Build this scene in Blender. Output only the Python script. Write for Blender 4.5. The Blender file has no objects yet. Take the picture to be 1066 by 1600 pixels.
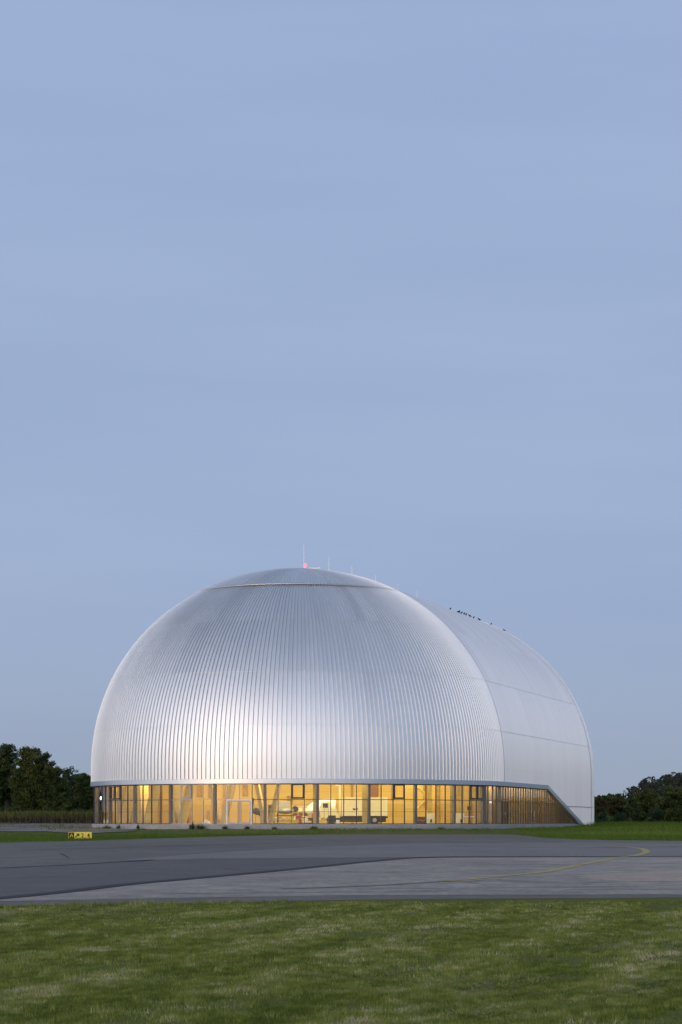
import bpy, math, random
import numpy as np
from mathutils import Vector, Matrix

random.seed(7); RNG = np.random.default_rng(11)
sc = bpy.context.scene
COL = sc.collection
R_ = math.radians

# ------------------------------------------------------------------ camera model (photo pixels 1066 x 1600)
F, X0, Y0, EYE = 3675.0, 533.0, 1286.0, 1.6
PA, PS = 0.0037, 42.0                      # apron plane: z = PA * (Y - PS)

def at(px, py, Y):
    return Vector(((px - X0) * Y / F, Y, EYE - (py - Y0) * Y / F))

def apron(px, py):
    d = (py - Y0) / F
    Y = (EYE + PA * PS) / (d + PA)
    return ((px - X0) * Y / F, Y)

def sstep(a, b, v):
    t = np.clip((v - a) / (b - a), 0, 1)
    return t * t * (3 - 2 * t)

YB = [-60, 0, 20, 42, 205, 214, 226, 240, 255, 272, 290, 330, 420, 600, 1000, 2500, 7000]
ZB = [0, 0, 0, 0, 0.603, 1.0, 1.0, 1.0, 1.0, 1.0, 1.0, 1.1, 1.2, 1.3, 1.4, 1.5, 1.5]
def gz(x, y):
    z = np.interp(y, YB, ZB)
    left = sstep(-20, -27, np.asarray(x, float))
    return z + left * (sstep(222, 262, y) * 0.5 * (1 - sstep(300, 420, y)))

# ------------------------------------------------------------------ materials
def new_mat(name):
    m = bpy.data.materials.new(name); m.use_nodes = True
    nt = m.node_tree
    return m, nt, nt.nodes, nt.links, nt.nodes['Principled BSDF']

def N(nt, t, **kw):
    n = nt.nodes.new(t)
    for k, v in kw.items(): setattr(n, k, v)
    return n

def ramp(nt, fac, stops):
    r = nt.nodes.new('ShaderNodeValToRGB')
    e = r.color_ramp.elements
    while len(e) < len(stops): e.new(0.5)
    for i, (p, c) in enumerate(stops):
        e[i].position = p; e[i].color = (*c, 1)
    nt.links.new(fac, r.inputs[0])
    return r.outputs[0]

def noise(nt, vec, scale, detail=4, rough=0.55, mscale=None):
    if mscale is not None:
        mp = nt.nodes.new('ShaderNodeMapping'); mp.inputs['Scale'].default_value = mscale
        nt.links.new(vec, mp.inputs[0]); vec = mp.outputs[0]
    n = nt.nodes.new('ShaderNodeTexNoise')
    n.inputs['Scale'].default_value = scale; n.inputs['Detail'].default_value = detail
    n.inputs['Roughness'].default_value = rough
    nt.links.new(vec, n.inputs['Vector'])
    return n.outputs['Fac']

def mixc(nt, fac, a, b, mode='MIX'):
    m = nt.nodes.new('ShaderNodeMix'); m.data_type = 'RGBA'; m.blend_type = mode
    for s, v in ((m.inputs[0], fac), (m.inputs[6], a), (m.inputs[7], b)):
        if isinstance(v, (int, float)): s.default_value = v
        elif isinstance(v, tuple): s.default_value = (*v, 1)
        else: nt.links.new(v, s)
    return m.outputs[2]

def mathn(nt, op, a, b=None):
    m = nt.nodes.new('ShaderNodeMath'); m.operation = op
    for i, v in enumerate((a, b)):
        if v is None: continue
        if isinstance(v, (int, float)): m.inputs[i].default_value = v
        else: nt.links.new(v, m.inputs[i])
    return m.outputs[0]

def simple(name, col, rough=0.6, metal=0.0, var=0.12, scale=3.0, spec=0.4):
    m, nt, nd, ln, b = new_mat(name)
    pos = N(nt, 'ShaderNodeNewGeometry').outputs['Position']
    f = noise(nt, pos, scale)
    lo = tuple(max(c * (1 - var), 0) for c in col); hi = tuple(min(c * (1 + var), 1) for c in col)
    ln.new(ramp(nt, f, [(0.3, lo), (0.7, hi)]), b.inputs['Base Color'])
    b.inputs['Roughness'].default_value = rough; b.inputs['Metallic'].default_value = metal
    b.inputs['Specular IOR Level'].default_value = spec
    return m

def emis(name, col, strength):
    m, nt, nd, ln, b = new_mat(name)
    b.inputs['Base Color'].default_value = (*col, 1)
    b.inputs['Emission Color'].default_value = (*col, 1)
    b.inputs['Emission Strength'].default_value = strength
    return m

def metal_mat(name, col, rough, streak=0.05):
    m, nt, nd, ln, b = new_mat(name)
    g = N(nt, 'ShaderNodeTexCoord').outputs['Object']
    at_ = N(nt, 'ShaderNodeAttribute', attribute_name='tone').outputs['Fac']
    n1 = noise(nt, g, 0.35, 5, 0.6)
    n2 = noise(nt, g, 1.0, 4, 0.6, (5, 5, 0.25))
    f = mathn(nt, 'ADD', mathn(nt, 'MULTIPLY', at_, 0.5), mathn(nt, 'ADD', mathn(nt, 'MULTIPLY', n1, 0.25), mathn(nt, 'MULTIPLY', n2, 0.35)))
    lo = tuple(c * (1 - streak) for c in col); hi = tuple(min(1, c * (1 + streak)) for c in col)
    ln.new(ramp(nt, f, [(0.2, lo), (0.9, hi)]), b.inputs['Base Color'])
    rr = N(nt, 'ShaderNodeMapRange'); rr.inputs[1].default_value = 0.2; rr.inputs[2].default_value = 0.9
    rr.inputs[3].default_value = rough - 0.035; rr.inputs[4].default_value = rough + 0.035
    ln.new(f, rr.inputs[0]); ln.new(rr.outputs[0], b.inputs['Roughness'])
    b.inputs['Metallic'].default_value = 1.0
    bp = N(nt, 'ShaderNodeBump'); bp.inputs['Strength'].default_value = 0.12; bp.inputs['Distance'].default_value = 0.05
    ln.new(noise(nt, g, 0.8, 3, 0.5), bp.inputs['Height']); ln.new(bp.outputs[0], b.inputs['Normal'])
    return m

def boards_mat(name, cols, width, axis, tint=0.25, gap=0.03, rough=0.55):
    """timber boards in object space: axis 0/1/2 = the coordinate the boards are counted along"""
    m, nt, nd, ln, b = new_mat(name)
    g = N(nt, 'ShaderNodeTexCoord').outputs['Object']
    sp = N(nt, 'ShaderNodeSeparateXYZ'); ln.new(g, sp.inputs[0])
    u = mathn(nt, 'DIVIDE', sp.outputs[axis], width)
    fl = mathn(nt, 'FLOOR', u); fr = mathn(nt, 'FRACT', u)
    wn = N(nt, 'ShaderNodeTexWhiteNoise', noise_dimensions='1D'); ln.new(fl, wn.inputs['W'])
    c = ramp(nt, wn.outputs['Value'], [(i / max(1, len(cols) - 1), q) for i, q in enumerate(cols)])
    sc_ = [9, 9, 9]; sc_ = [0.6 if k != axis else 14 for k in range(3)]
    gr = noise(nt, g, 1.0, 5, 0.6, tuple(sc_))
    c = mixc(nt, tint, c, ramp(nt, gr, [(0.3, (0.25, 0.14, 0.05)), (0.7, (0.9, 0.66, 0.33))]), 'MULTIPLY')
    gp = mathn(nt, 'LESS_THAN', fr, gap)
    c = mixc(nt, gp, c, (0.06, 0.035, 0.015))
    ln.new(c, b.inputs['Base Color']); b.inputs['Roughness'].default_value = rough
    return m

def ground_mat(name, stops, scales, rough=0.95, spec=0.2, bump=0.0):
    m, nt, nd, ln, b = new_mat(name)
    pos = N(nt, 'ShaderNodeNewGeometry').outputs['Position']
    f = None
    for s, w, ms in scales:
        q = mathn(nt, 'MULTIPLY', noise(nt, pos, s, 6, 0.6, ms), w)
        f = q if f is None else mathn(nt, 'ADD', f, q)
    ln.new(ramp(nt, f, stops), b.inputs['Base Color'])
    b.inputs['Roughness'].default_value = rough; b.inputs['Specular IOR Level'].default_value = spec
    if bump:
        bp = N(nt, 'ShaderNodeBump'); bp.inputs['Strength'].default_value = bump; bp.inputs['Distance'].default_value = 0.02
        ln.new(noise(nt, pos, 25, 4, 0.7), bp.inputs['Height']); ln.new(bp.outputs[0], b.inputs['Normal'])
    return m

def blade_mat(name, stops, patch=0.5, patch_cols=None, mscale=(1, 1, 1), trans=0.25, spec=0.04):
    """leaf / blade colour: per-blade random attribute 'tone' plus slow world-space patches"""
    m, nt, nd, ln, b = new_mat(name)
    t = N(nt, 'ShaderNodeAttribute', attribute_name='tone').outputs['Fac']
    c = ramp(nt, t, stops)
    if patch_cols:
        pos = N(nt, 'ShaderNodeNewGeometry').outputs['Position']
        c = mixc(nt, patch, c, ramp(nt, noise(nt, pos, 1.0, 5, 0.6, mscale), patch_cols), 'MULTIPLY')
    ln.new(c, b.inputs['Base Color'])
    b.inputs['Roughness'].default_value = 0.6; b.inputs['Specular IOR Level'].default_value = 0.15
    tr = N(nt, 'ShaderNodeBsdfTranslucent'); ln.new(c, tr.inputs[0])
    mx = N(nt, 'ShaderNodeMixShader'); mx.inputs[0].default_value = trans
    ln.new(b.outputs[0], mx.inputs[1]); ln.new(tr.outputs[0], mx.inputs[2])
    ln.new(mx.outputs[0], nd['Material Output'].inputs[0])
    b.inputs['Specular IOR Level'].default_value = spec
    return m

def glass_mat():
    m, nt, nd, ln, b = new_mat('window_glass')
    nd.remove(b)
    tr = N(nt, 'ShaderNodeBsdfTransparent'); tr.inputs[0].default_value = (0.93, 0.95, 0.95, 1)
    gl = N(nt, 'ShaderNodeBsdfGlossy'); gl.inputs['Roughness'].default_value = 0.02
    fr = N(nt, 'ShaderNodeFresnel'); fr.inputs[0].default_value = 1.45
    mx = N(nt, 'ShaderNodeMixShader'); bk = N(nt, 'ShaderNodeNewGeometry').outputs['Backfacing']
    ln.new(mathn(nt, 'MULTIPLY', fr.outputs[0], mathn(nt, 'SUBTRACT', 1.0, bk)), mx.inputs[0])
    ln.new(tr.outputs[0], mx.inputs[1]); ln.new(gl.outputs[0], mx.inputs[2])
    ln.new(mx.outputs[0], nd['Material Output'].inputs[0])
    return m

M = {}
M['shell'] = metal_mat('brushed_aluminium', (0.81, 0.82, 0.835), 0.45, 0.05)
M['side'] = metal_mat('side_aluminium', (0.80, 0.80, 0.81), 0.46, 0.08)
M['joint'] = metal_mat('joint_metal', (0.60, 0.61, 0.64), 0.45, 0.03)
M['band'] = metal_mat('fascia_metal', (0.52, 0.56, 0.62), 0.34, 0.03)
M['dark_metal'] = simple('dark_frame_metal', (0.075, 0.07, 0.075), 0.4, 0.3)
M['grey_metal'] = simple('grey_frame_metal', (0.36, 0.34, 0.35), 0.4, 0.4)
M['post'] = simple('post_metal', (0.15, 0.135, 0.13), 0.45, 0.2)
M['sash'] = simple('sash_metal', (0.05, 0.055, 0.065), 0.35, 0.2)
M['glass'] = glass_mat()
M['concrete'] = ground_mat('plinth_concrete', [(0.3, (0.24, 0.24, 0.25)), (0.55, (0.36, 0.36, 0.37)), (0.75, (0.44, 0.44, 0.44))], [(0.6, 0.5, (1, 1, 3)), (6, 0.5, None)], 0.85)
M['floor'] = simple('hall_floor', (0.30, 0.29, 0.27), 0.5)
M['timber'] = boards_mat('timber_panels', [(0.40, 0.25, 0.05), (0.58, 0.40, 0.09), (0.50, 0.33, 0.07), (0.62, 0.44, 0.12)], 1.4, 0, 0.3, 0.13)
M['timber_back'] = boards_mat('timber_back_wall', [(0.44, 0.28, 0.05), (0.60, 0.41, 0.09), (0.52, 0.34, 0.07), (0.62, 0.44, 0.11)], 1.25, 2, 0.25, 0.006)
M['slats'] = boards_mat('timber_slats', [(0.14, 0.10, 0.05), (0.50, 0.37, 0.14), (0.24, 0.17, 0.08), (0.62, 0.48, 0.21), (0.16, 0.12, 0.06), (0.44, 0.33, 0.12)], 0.42, 1, 0.35, 0.12)
M['glulam'] = boards_mat('glulam_timber', [(0.60, 0.42, 0.11), (0.68, 0.50, 0.15)], 0.16, 2, 0.25, 0.02)
M['gap'] = simple('gap_shadow', (0.13, 0.14, 0.16), 0.6)  # dark grey for the shadow in the crown cap gap
M['dark_board'] = simple('dark_brown_timber', (0.30, 0.175, 0.035), 0.6, 0, .3)
M['brown_door'] = simple('brown_timber', (0.20, 0.085, 0.03), 0.5)
M['white'] = simple('white_paint', (0.78, 0.77, 0.74), 0.4)
M['gloss_white'] = simple('gloss_white_paint', (0.85, 0.85, 0.84), 0.2, 0, 0.04)
M['cream'] = simple('cream_paint', (0.76, 0.68, 0.46), 0.45, 0, 0.05)
M['black'] = simple('black_rubber', (0.025, 0.025, 0.027), 0.6)
M['chassis'] = simple('chassis_steel', (0.05, 0.045, 0.04), 0.5, 0.4)
M['red'] = simple('red_paint', (0.34, 0.03, 0.03), 0.4)
M['yellow'] = simple('yellow_paint', (0.80, 0.56, 0.03), 0.4)
M['steel'] = simple('worn_steel', (0.38, 0.37, 0.36), 0.4, 0.7)
M['brown'] = simple('brown_leather', (0.13, 0.06, 0.03), 0.5)
M['dark_window'] = simple('dark_glazing', (0.03, 0.035, 0.04), 0.08)
M['bird'] = simple('black_feathers', (0.018, 0.018, 0.022), 0.5)
M['sign_yellow'] = simple('sign_yellow', (0.86, 0.70, 0.06), 0.35, 0, 0.03)
M['sign_black'] = simple('sign_black', (0.015, 0.015, 0.013), 0.4)
M['beacon'] = emis('beacon_red', (1.0, 0.14, 0.22), 2.0)
M['lamp'] = emis('lamp_white', (1.0, 0.95, 0.85), 5.0)
M['globe'] = emis('pale_globe_glow', (1.0, 0.92, 0.8), 0.5)  # glowing globe added in place of a pale reflection
M['bark'] = simple('bark', (0.06, 0.045, 0.035), 0.9)
M['ground'] = ground_mat('turf', [(0.3, (0.079, 0.094, 0.031)), (0.45, (0.126, 0.146, 0.044)), (0.6, (0.150, 0.156, 0.066)), (0.75, (0.198, 0.192, 0.110))], [(0.9, 0.5, (1, 0.5, 1)), (5, 0.5, None)], 1.0, 0.0)
def asphalt(name, c0, c1, c2, s=1.0):
    return ground_mat(name, [(0.34, c0), (0.5, c1), (0.66, c2)], [(0.22 * s, 0.34, (0.5, 0.16, 1)), (1.4 * s, 0.36, (0.45, 0.30, 1)), (5, 0.30, (1, .35, 1))], 0.85, 0.25, 0.15)
M['asphalt'] = asphalt('asphalt', (0.106, 0.099, 0.085), (0.148, 0.136, 0.117), (0.207, 0.189, 0.158))
M['asphalt_dark'] = asphalt('dark_asphalt', (0.098, 0.092, 0.082), (0.124, 0.116, 0.104), (0.159, 0.149, 0.129))
M['asphalt_light'] = asphalt('worn_asphalt', (0.148, 0.142, 0.129), (0.200, 0.189, 0.172), (0.265, 0.248, 0.221))
M['concrete_slab'] = asphalt('concrete_slab', (0.171, 0.155, 0.136), (0.303, 0.269, 0.226), (0.488, 0.423, 0.344), 1.3)
M['tar'] = asphalt('tar_joint', (0.030, 0.030, 0.034), (0.042, 0.042, 0.048), (0.060, 0.060, 0.066))
M['pink_glow'] = asphalt('pink_glow_concrete', (0.261, 0.208, 0.168), (0.378, 0.299, 0.238), (0.497, 0.403, 0.320), 1.5)  # warm dusk reflection put into the slab colour
M['line'] = ground_mat('worn_yellow_paint', [(0.36, (0.250, 0.225, 0.130)), (0.5, (0.425, 0.338, 0.117)), (0.62, (0.525, 0.413, 0.130))], [(1.2, 0.6, None), (7, 0.4, None)], 0.8)
M['faint_line'] = ground_mat('faded_paint', [(0.36, (0.14, 0.14, 0.145)), (0.55, (0.21, 0.205, 0.18)), (0.7, (0.25, 0.235, 0.17))], [(0.9, 0.6, None), (7, 0.4, None)], 0.8)
M['gravel'] = ground_mat('gravel', [(0.34, (0.09, 0.10, 0.055)), (0.46, (0.17, 0.16, 0.145)), (0.58, (0.25, 0.24, 0.23)), (0.7, (0.32, 0.31, 0.30))], [(0.35, 0.5, (0.5, 0.6, 1)), (6, 0.5, None)], 0.95)
GR = [(0.0, (0.108, 0.143, 0.028)), (0.40, (0.200, 0.241, 0.047)), (0.75, (0.290, 0.319, 0.087)), (0.92, (0.377, 0.365, 0.167)), (1.0, (0.572, 0.516, 0.320))]
M['lawn_blades'] = blade_mat('lawn_blades', GR, 0.6, [(0.30, (0.60, 0.62, 0.85)), (0.42, (0.82, 0.88, 0.95)), (0.58, (1, 1, 1)), (0.72, (1.2, 1.1, 1.35))], (2.4, 0.8, 1))
M['dry_blades'] = blade_mat('dry_clippings', [(0, (0.172, 0.187, 0.080)), (0.5, (0.241, 0.242, 0.125)), (1, (0.345, 0.330, 0.190))], trans=0.1)
M['verge_blades'] = blade_mat('verge_blades', [(0.0, (0.063, 0.115, 0.018)), (0.5, (0.098, 0.161, 0.028)), (1.0, (0.149, 0.218, 0.045))], 0.8, [(0.3, (0.690, 0.690, 0.600)), (0.7, (1.1, 1.1, 1.0))], (0.15, 0.4, 1))
M['meadow_blades'] = blade_mat('meadow_blades', [(0.0, (0.063, 0.115, 0.018)), (0.5, (0.109, 0.172, 0.030)), (1.0, (0.184, 0.247, 0.055))], 0.8, [(0.3, (0.690, 0.690, 0.600)), (0.7, (1.1, 1.1, 1.0))], (0.12, 0.2, 1))
M['weed_leaf'] = blade_mat('weed_leaf', [(0, (0.045, 0.065, 0.022)), (1, (0.10, 0.13, 0.05))])
M['thicket_low'] = blade_mat('thicket_stalks', [(0, (0.060, 0.050, 0.040)), (0.5, (0.100, 0.080, 0.060)), (1, (0.150, 0.120, 0.080))])
M['thicket_top'] = blade_mat('thicket_tops', [(0, (0.075, 0.090, 0.026)), (0.5, (0.115, 0.130, 0.034)), (1, (0.170, 0.175, 0.050))])
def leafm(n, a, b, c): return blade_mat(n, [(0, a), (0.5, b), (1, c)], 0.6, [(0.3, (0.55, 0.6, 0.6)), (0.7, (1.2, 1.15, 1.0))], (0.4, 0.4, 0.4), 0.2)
M['leaf_a'] = leafm('leaf_dark_green', (0.031, 0.057, 0.026), (0.062, 0.092, 0.036), (0.108, 0.139, 0.051))
M['leaf_b'] = leafm('leaf_olive', (0.043, 0.066, 0.024), (0.082, 0.107, 0.036), (0.146, 0.161, 0.054))
M['leaf_c'] = leafm('leaf_blue_green', (0.032, 0.059, 0.036), (0.055, 0.092, 0.050), (0.092, 0.134, 0.069))
M['leaf_d'] = leafm('leaf_brown_green', (0.050, 0.050, 0.026), (0.082, 0.082, 0.039), (0.126, 0.115, 0.055))
M['leaf_far'] = leafm('leaf_far_hill', (0.040, 0.050, 0.040), (0.055, 0.066, 0.052), (0.074, 0.086, 0.066))

# ------------------------------------------------------------------ mesh helpers
class MB:
    def __init__(s): s.v = []; s.f = []
    def box(s, c, size, mat=None, rz=0.0):
        M_ = Matrix.Translation(Vector(c)) @ (mat if mat else Matrix.Rotation(rz, 4, 'Z'))
        x, y, z = (q / 2 for q in size)
        b = len(s.v)
        for p in ((-x,-y,-z),(x,-y,-z),(x,y,-z),(-x,y,-z),(-x,-y,z),(x,-y,z),(x,y,z),(-x,y,z)): s.v.append(tuple(M_ @ Vector(p)))
        for q in ((0,3,2,1),(4,5,6,7),(0,1,5,4),(1,2,6,5),(2,3,7,6),(3,0,4,7)): s.f.append(tuple(b + i for i in q))
        return s
    def bar(s, a, b, w, d, up=Vector((0, 0, 1))):
        a = Vector(a); b = Vector(b); t = (b - a).normalized()
        if abs(t.dot(up)) > .99: up = Vector((0, 1, 0))
        x = t.cross(up).normalized(); y = x.cross(t).normalized(); k = len(s.v)
        for p in (a, b):
            for i, j in ((-1,-1),(1,-1),(1,1),(-1,1)): s.v.append(tuple(p + x * (i * w / 2) + y * (j * d / 2)))
        for q in ((0,1,2,3),(7,6,5,4),(0,4,5,1),(1,5,6,2),(2,6,7,3),(3,7,4,0)): s.f.append(tuple(k + i for i in q))
        return s
    def tube(s, pts, radii, n=8, cap=True):
        pts = [Vector(p) for p in pts]; rings = []
        for i, p in enumerate(pts):
            t = (pts[min(i + 1, len(pts) - 1)] - pts[max(i - 1, 0)]).normalized()
            u = Vector((0, 0, 1)) if abs(t.z) < .9 else Vector((1, 0, 0))
            x = t.cross(u).normalized(); y = t.cross(x)
            r = radii[i] if hasattr(radii, '__len__') else radii
            k = len(s.v); rings.append(k)
            for j in range(n):
                a = 2 * math.pi * j / n; s.v.append(tuple(p + x * (r * math.cos(a)) + y * (r * math.sin(a))))
        for a, b in zip(rings, rings[1:]):
            for j in range(n): s.f.append((a + j, a + (j + 1) % n, b + (j + 1) % n, b + j))
        if cap:
            s.f.append(tuple(rings[0] + j for j in range(n))[::-1]); s.f.append(tuple(rings[-1] + j for j in range(n)))
        return s
    def sphere(s, c, rad, n=14, m=8):
        c = Vector(c); k = len(s.v)
        for i in range(m + 1):
            th = math.pi * i / m
            for j in range(n):
                a = 2 * math.pi * j / n
                s.v.append((c.x + rad[0] * math.sin(th) * math.cos(a), c.y + rad[1] * math.sin(th) * math.sin(a), c.z + rad[2] * math.cos(th)))
        for i in range(m):
            for j in range(n): s.f.append((k + i*n + j, k + (i+1)*n + j, k + (i+1)*n + (j+1) % n, k + i*n + (j+1) % n))
        return s
    def build(s, name, mat, parent=None, smooth=False, bevel=0):
        me = bpy.data.meshes.new(name); me.from_pydata(s.v, [], s.f); me.update()
        o = bpy.data.objects.new(name, me); COL.objects.link(o)
        me.materials.append(mat)
        if smooth:
            me.polygons.foreach_set('use_smooth', [True] * len(me.polygons))
            try: me.set_sharp_from_angle(angle=R_(45))
            except Exception: pass
        if bevel:
            b = o.modifiers.new('bevel', 'BEVEL'); b.width = bevel; b.segments = 2; b.limit_method = 'ANGLE'
        if parent: o.parent = parent
        return o

def np_mesh(name, V, Fq, mat, parent=None, tone=None, smooth=False):
    V = np.asarray(V, np.float32); Fq = np.asarray(Fq, np.int32); n = Fq.shape[1]
    me = bpy.data.meshes.new(name)
    me.vertices.add(len(V)); me.vertices.foreach_set('co', V.ravel())
    me.loops.add(Fq.size); me.loops.foreach_set('vertex_index', Fq.ravel())
    me.polygons.add(len(Fq)); me.polygons.foreach_set('loop_start', np.arange(0, Fq.size, n, dtype=np.int32))
    me.polygons.foreach_set('loop_total', np.full(len(Fq), n, np.int32))
    if smooth: me.polygons.foreach_set('use_smooth', np.ones(len(Fq), bool))
    me.update(calc_edges=True)
    if tone is not None:
        a = me.attributes.new('tone', 'FLOAT', 'POINT'); a.data.foreach_set('value', np.asarray(tone, np.float32))
    me.materials.append(mat)
    o = bpy.data.objects.new(name, me); COL.objects.link(o)
    if parent: o.parent = parent
    return o

def tag(o, label=None, cat=None, group=None, kind=None):
    if label: o['label'] = label
    if cat: o['category'] = cat
    if group: o['group'] = group
    if kind: o['kind'] = kind
    return o
def empty(name, loc, rz=0.0):
    o = bpy.data.objects.new(name, None); COL.objects.link(o)
    o.location = loc; o.rotation_euler = (0, 0, rz); o.empty_display_size = 0.3
    return o
def copy_tree(o, parent=None):
    c = o.copy(); COL.objects.link(c); c.parent = parent
    for ch in [q for q in bpy.data.objects if q.parent == o]: copy_tree(ch, c)
    return c

# ------------------------------------------------------------------ ground, apron
XS = sorted(set([-6000, -2500, -900, -400, -200, -120, -80, -60, -45] + [float(v) for v in np.arange(-36, 37, 3)] + [float(v) for v in np.arange(-28, -18, 1)] + [45, 60, 80, 120, 200, 400, 900, 2500, 6000]))
YS = sorted(set(YB + [100, 150, 300, 315, 360] + list(range(216, 300, 4))))
gx, gy = np.meshgrid(XS, YS)
V = np.stack([gx.ravel(), gy.ravel(), gz(gx.ravel(), gy.ravel())], 1)
nx = len(XS); Fq = [(j*nx+i, j*nx+i+1, (j+1)*nx+i+1, (j+1)*nx+i) for j in range(len(YS)-1) for i in range(nx-1)]
tag(np_mesh('ground', V, Fq, M['ground']), kind='structure')

def ap_poly(name, pts, mat, lift, world=()):
    """flat sheet on the apron plane from photo-pixel outline points"""
    q = [apron(*p) if len(p) == 2 else (p[0], p[1]) for p in pts]
    bm = MB(); bm.v = [(x, y, PA * (y - PS) + lift) for x, y in q]; bm.f = [tuple(range(len(q)))]
    o = bm.build(name, mat); tag(o, kind='structure'); return o

FAR = [(-900, 1325), (-300, 1320), (0, 1317), (145, 1313.5), (300, 1308.5), (420, 1305.2), (560, 1303.3), (700, 1303), (806, 1304.2), (850, 1309.3), (900, 1311.6), (960, 1313), (1066, 1314), (1500, 1318), (2200, 1321)]
NEAR = [(2200, 1398), (1500, 1401), (1066, 1403), (800, 1404), (533, 1406.5), (300, 1411), (150, 1414.5), (0, 1418), (-500, 1424), (-1100, 1428)]
ap_poly('apron', FAR + NEAR, M['asphalt'], 0.004)
def far_edge_y(px): return np.interp(px, [p[0] for p in FAR], [p[1] for p in FAR])
# lighter blue-grey strip in the middle distance, dark wedge, light concrete slab, pink sky reflection painted on
ap_poly('apron_strip', [(180, 1345), (330, 1333), (480, 1324), (640, 1318), (900, 1316.5), (1066, 1318), (1400, 1321), (1400, 1339), (1066, 1338), (640, 1339.5), (350, 1341.2)], M['asphalt_light'], 0.008)
ap_poly('apron_wedge', [(-500, 1368), (-200, 1362), (0, 1356.5), (60, 1354), (150, 1349), (300, 1343.2), (420, 1341.2), (640, 1339.8), (655, 1341.3), (600, 1344.5), (450, 1360), (300, 1374), (200, 1383), (100, 1395), (0, 1405), (-300, 1417), (-700, 1420)], M['asphalt_dark'], 0.012)
ap_poly('apron_slab', [(-40, 1409), (0, 1405), (100, 1395), (200, 1383), (300, 1374), (450, 1360), (600, 1344.5), (655, 1341.3), (800, 1340.2), (1066, 1339.6), (1500, 1341), (1500, 1397), (1066, 1398), (800, 1398.5), (533, 1399.5), (300, 1403), (100, 1407)], M['concrete_slab'], 0.008)
ap_poly('apron_pink_glow', [(900, 1372), (960, 1366), (1066, 1363), (1400, 1364), (1400, 1376), (1066, 1377), (980, 1378)], M['pink_glow'], 0.012)  # patch of reflected dusk glow, painted as a pink sheet
def ap_line(name, pts, width, mat, lift, closed=False):
    q = [Vector((*apron(*p), 0)) for p in pts]
    dense = []
    for i in range(len(q) - 1):        # Catmull-Rom
        p0, p1, p2, p3 = q[max(i-1, 0)], q[i], q[i+1], q[min(i+2, len(q)-1)]
        for k in range(8):
            t = k / 8
            dense.append(0.5 * ((2*p1) + (p2-p0)*t + (2*p0-5*p1+4*p2-p3)*t*t + (3*p1-p0-3*p2+p3)*t**3))
    dense.append(q[-1]); bm = MB()
    for i, p in enumerate(dense):
        t = (dense[min(i+1, len(dense)-1)] - dense[max(i-1, 0)]).normalized(); n = Vector((-t.y, t.x, 0)) * width / 2
        for c in (p + n, p - n): bm.v.append((c.x, c.y, PA * (c.y - PS) + lift))
    bm.f = [(2*i, 2*i+1, 2*i+3, 2*i+2) for i in range(len(dense) - 1)]
    return tag(bm.build(name, mat), kind='structure')
ap_line('taxiway_line', [(690, 1378), (760, 1372), (833, 1365), (861, 1361.3), (899, 1353.3), (937, 1346), (968, 1340.4), (991, 1337.6), (1003, 1334.8), (1010, 1331.6), (1008, 1328.6), (1002, 1326.4), (984, 1324), (953, 1322.5), (935, 1322)], 0.34, M['line'], 0.016)
ap_line('faded_line', [(-300, 1395.5), (0, 1393), (80, 1392.4)], 0.22, M['faint_line'], 0.020)
ap_line('faded_line', [(440, 1389.5), (533, 1386.5), (600, 1383.5), (690, 1378)], 0.30, M['faint_line'], 0.0165)
ap_line('tar_joint', [(-60, 1409.5), (0, 1404.3), (100, 1394.3), (200, 1382.5), (300, 1373.4), (450, 1359.5), (560, 1348.3), (640, 1341.3), (720, 1338.9), (840, 1338.6), (960, 1338.8), (1100, 1338.5)], 0.5, M['tar'], 0.020)
ap_line('tar_joint', [(0, 1357), (60, 1354.2), (90, 1353), (150, 1349.5), (240, 1344)], 0.35, M['tar'], 0.020)
ap_line('tar_joint', [(700, 1322), (800, 1324), (900, 1325), (1066, 1323)], 0.8, M['asphalt_dark'], 0.0125)
ap_line('tar_joint', [(40, 1328), (150, 1326), (300, 1321), (430, 1318)], 0.6, M['asphalt_dark'], 0.0125)
ap_line('tar_joint', [(95, 1334), (103, 1338), (108, 1341)], 0.07, M['tar'], 0.016)
for a, b in (((560, 1390), (1100, 1384)), ((250, 1397), (700, 1393)), ((700, 1352), (1066, 1350)), ((880, 1391), (1200, 1389))):
    ap_line('slab_joint', [a, ((a[0]+b[0])/2, (a[1]+b[1])/2 + .3), b], 0.12, M['asphalt_dark'], 0.020)

rg_ = random.Random(5)
for k in range(16):
    x0_, y0_ = rg_.uniform(-60, 1100), rg_.uniform(1322, 1396); pts = [(x0_, y0_)]
    for q in range(rg_.randint(3, 6)): pts.append((pts[-1][0] + rg_.uniform(20, 70), pts[-1][1] + rg_.uniform(-1.6, 1.6) * (pts[-1][1] - 1290) / 60))
    ap_line('crack', pts, rg_.uniform(.03, .08), M['tar'], 0.0215 + .0004 * k)
# gravel yard left of the hall, draped on the ground
gx, gy = np.meshgrid(np.linspace(-75, -18.5, 30), np.linspace(209, 266, 50))
ed = 209 + 2.0 * np.sin(gx[0] * .35) + 1.2 * np.sin(gx[0] * .9)
gyy = ed[None, :] + (gy - 209) / (266 - 209) * (266 - ed[None, :])
inside = 0
V = np.stack([gx.ravel(), gyy.ravel(), gz(gx.ravel(), gyy.ravel()) + 0.06], 1)
Fq = [(j*30+i, j*30+i+1, (j+1)*30+i+1, (j+1)*30+i) for j in range(49) for i in range(29)]
tag(np_mesh('gravel_yard', V, Fq, M['gravel']), kind='structure')

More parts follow.
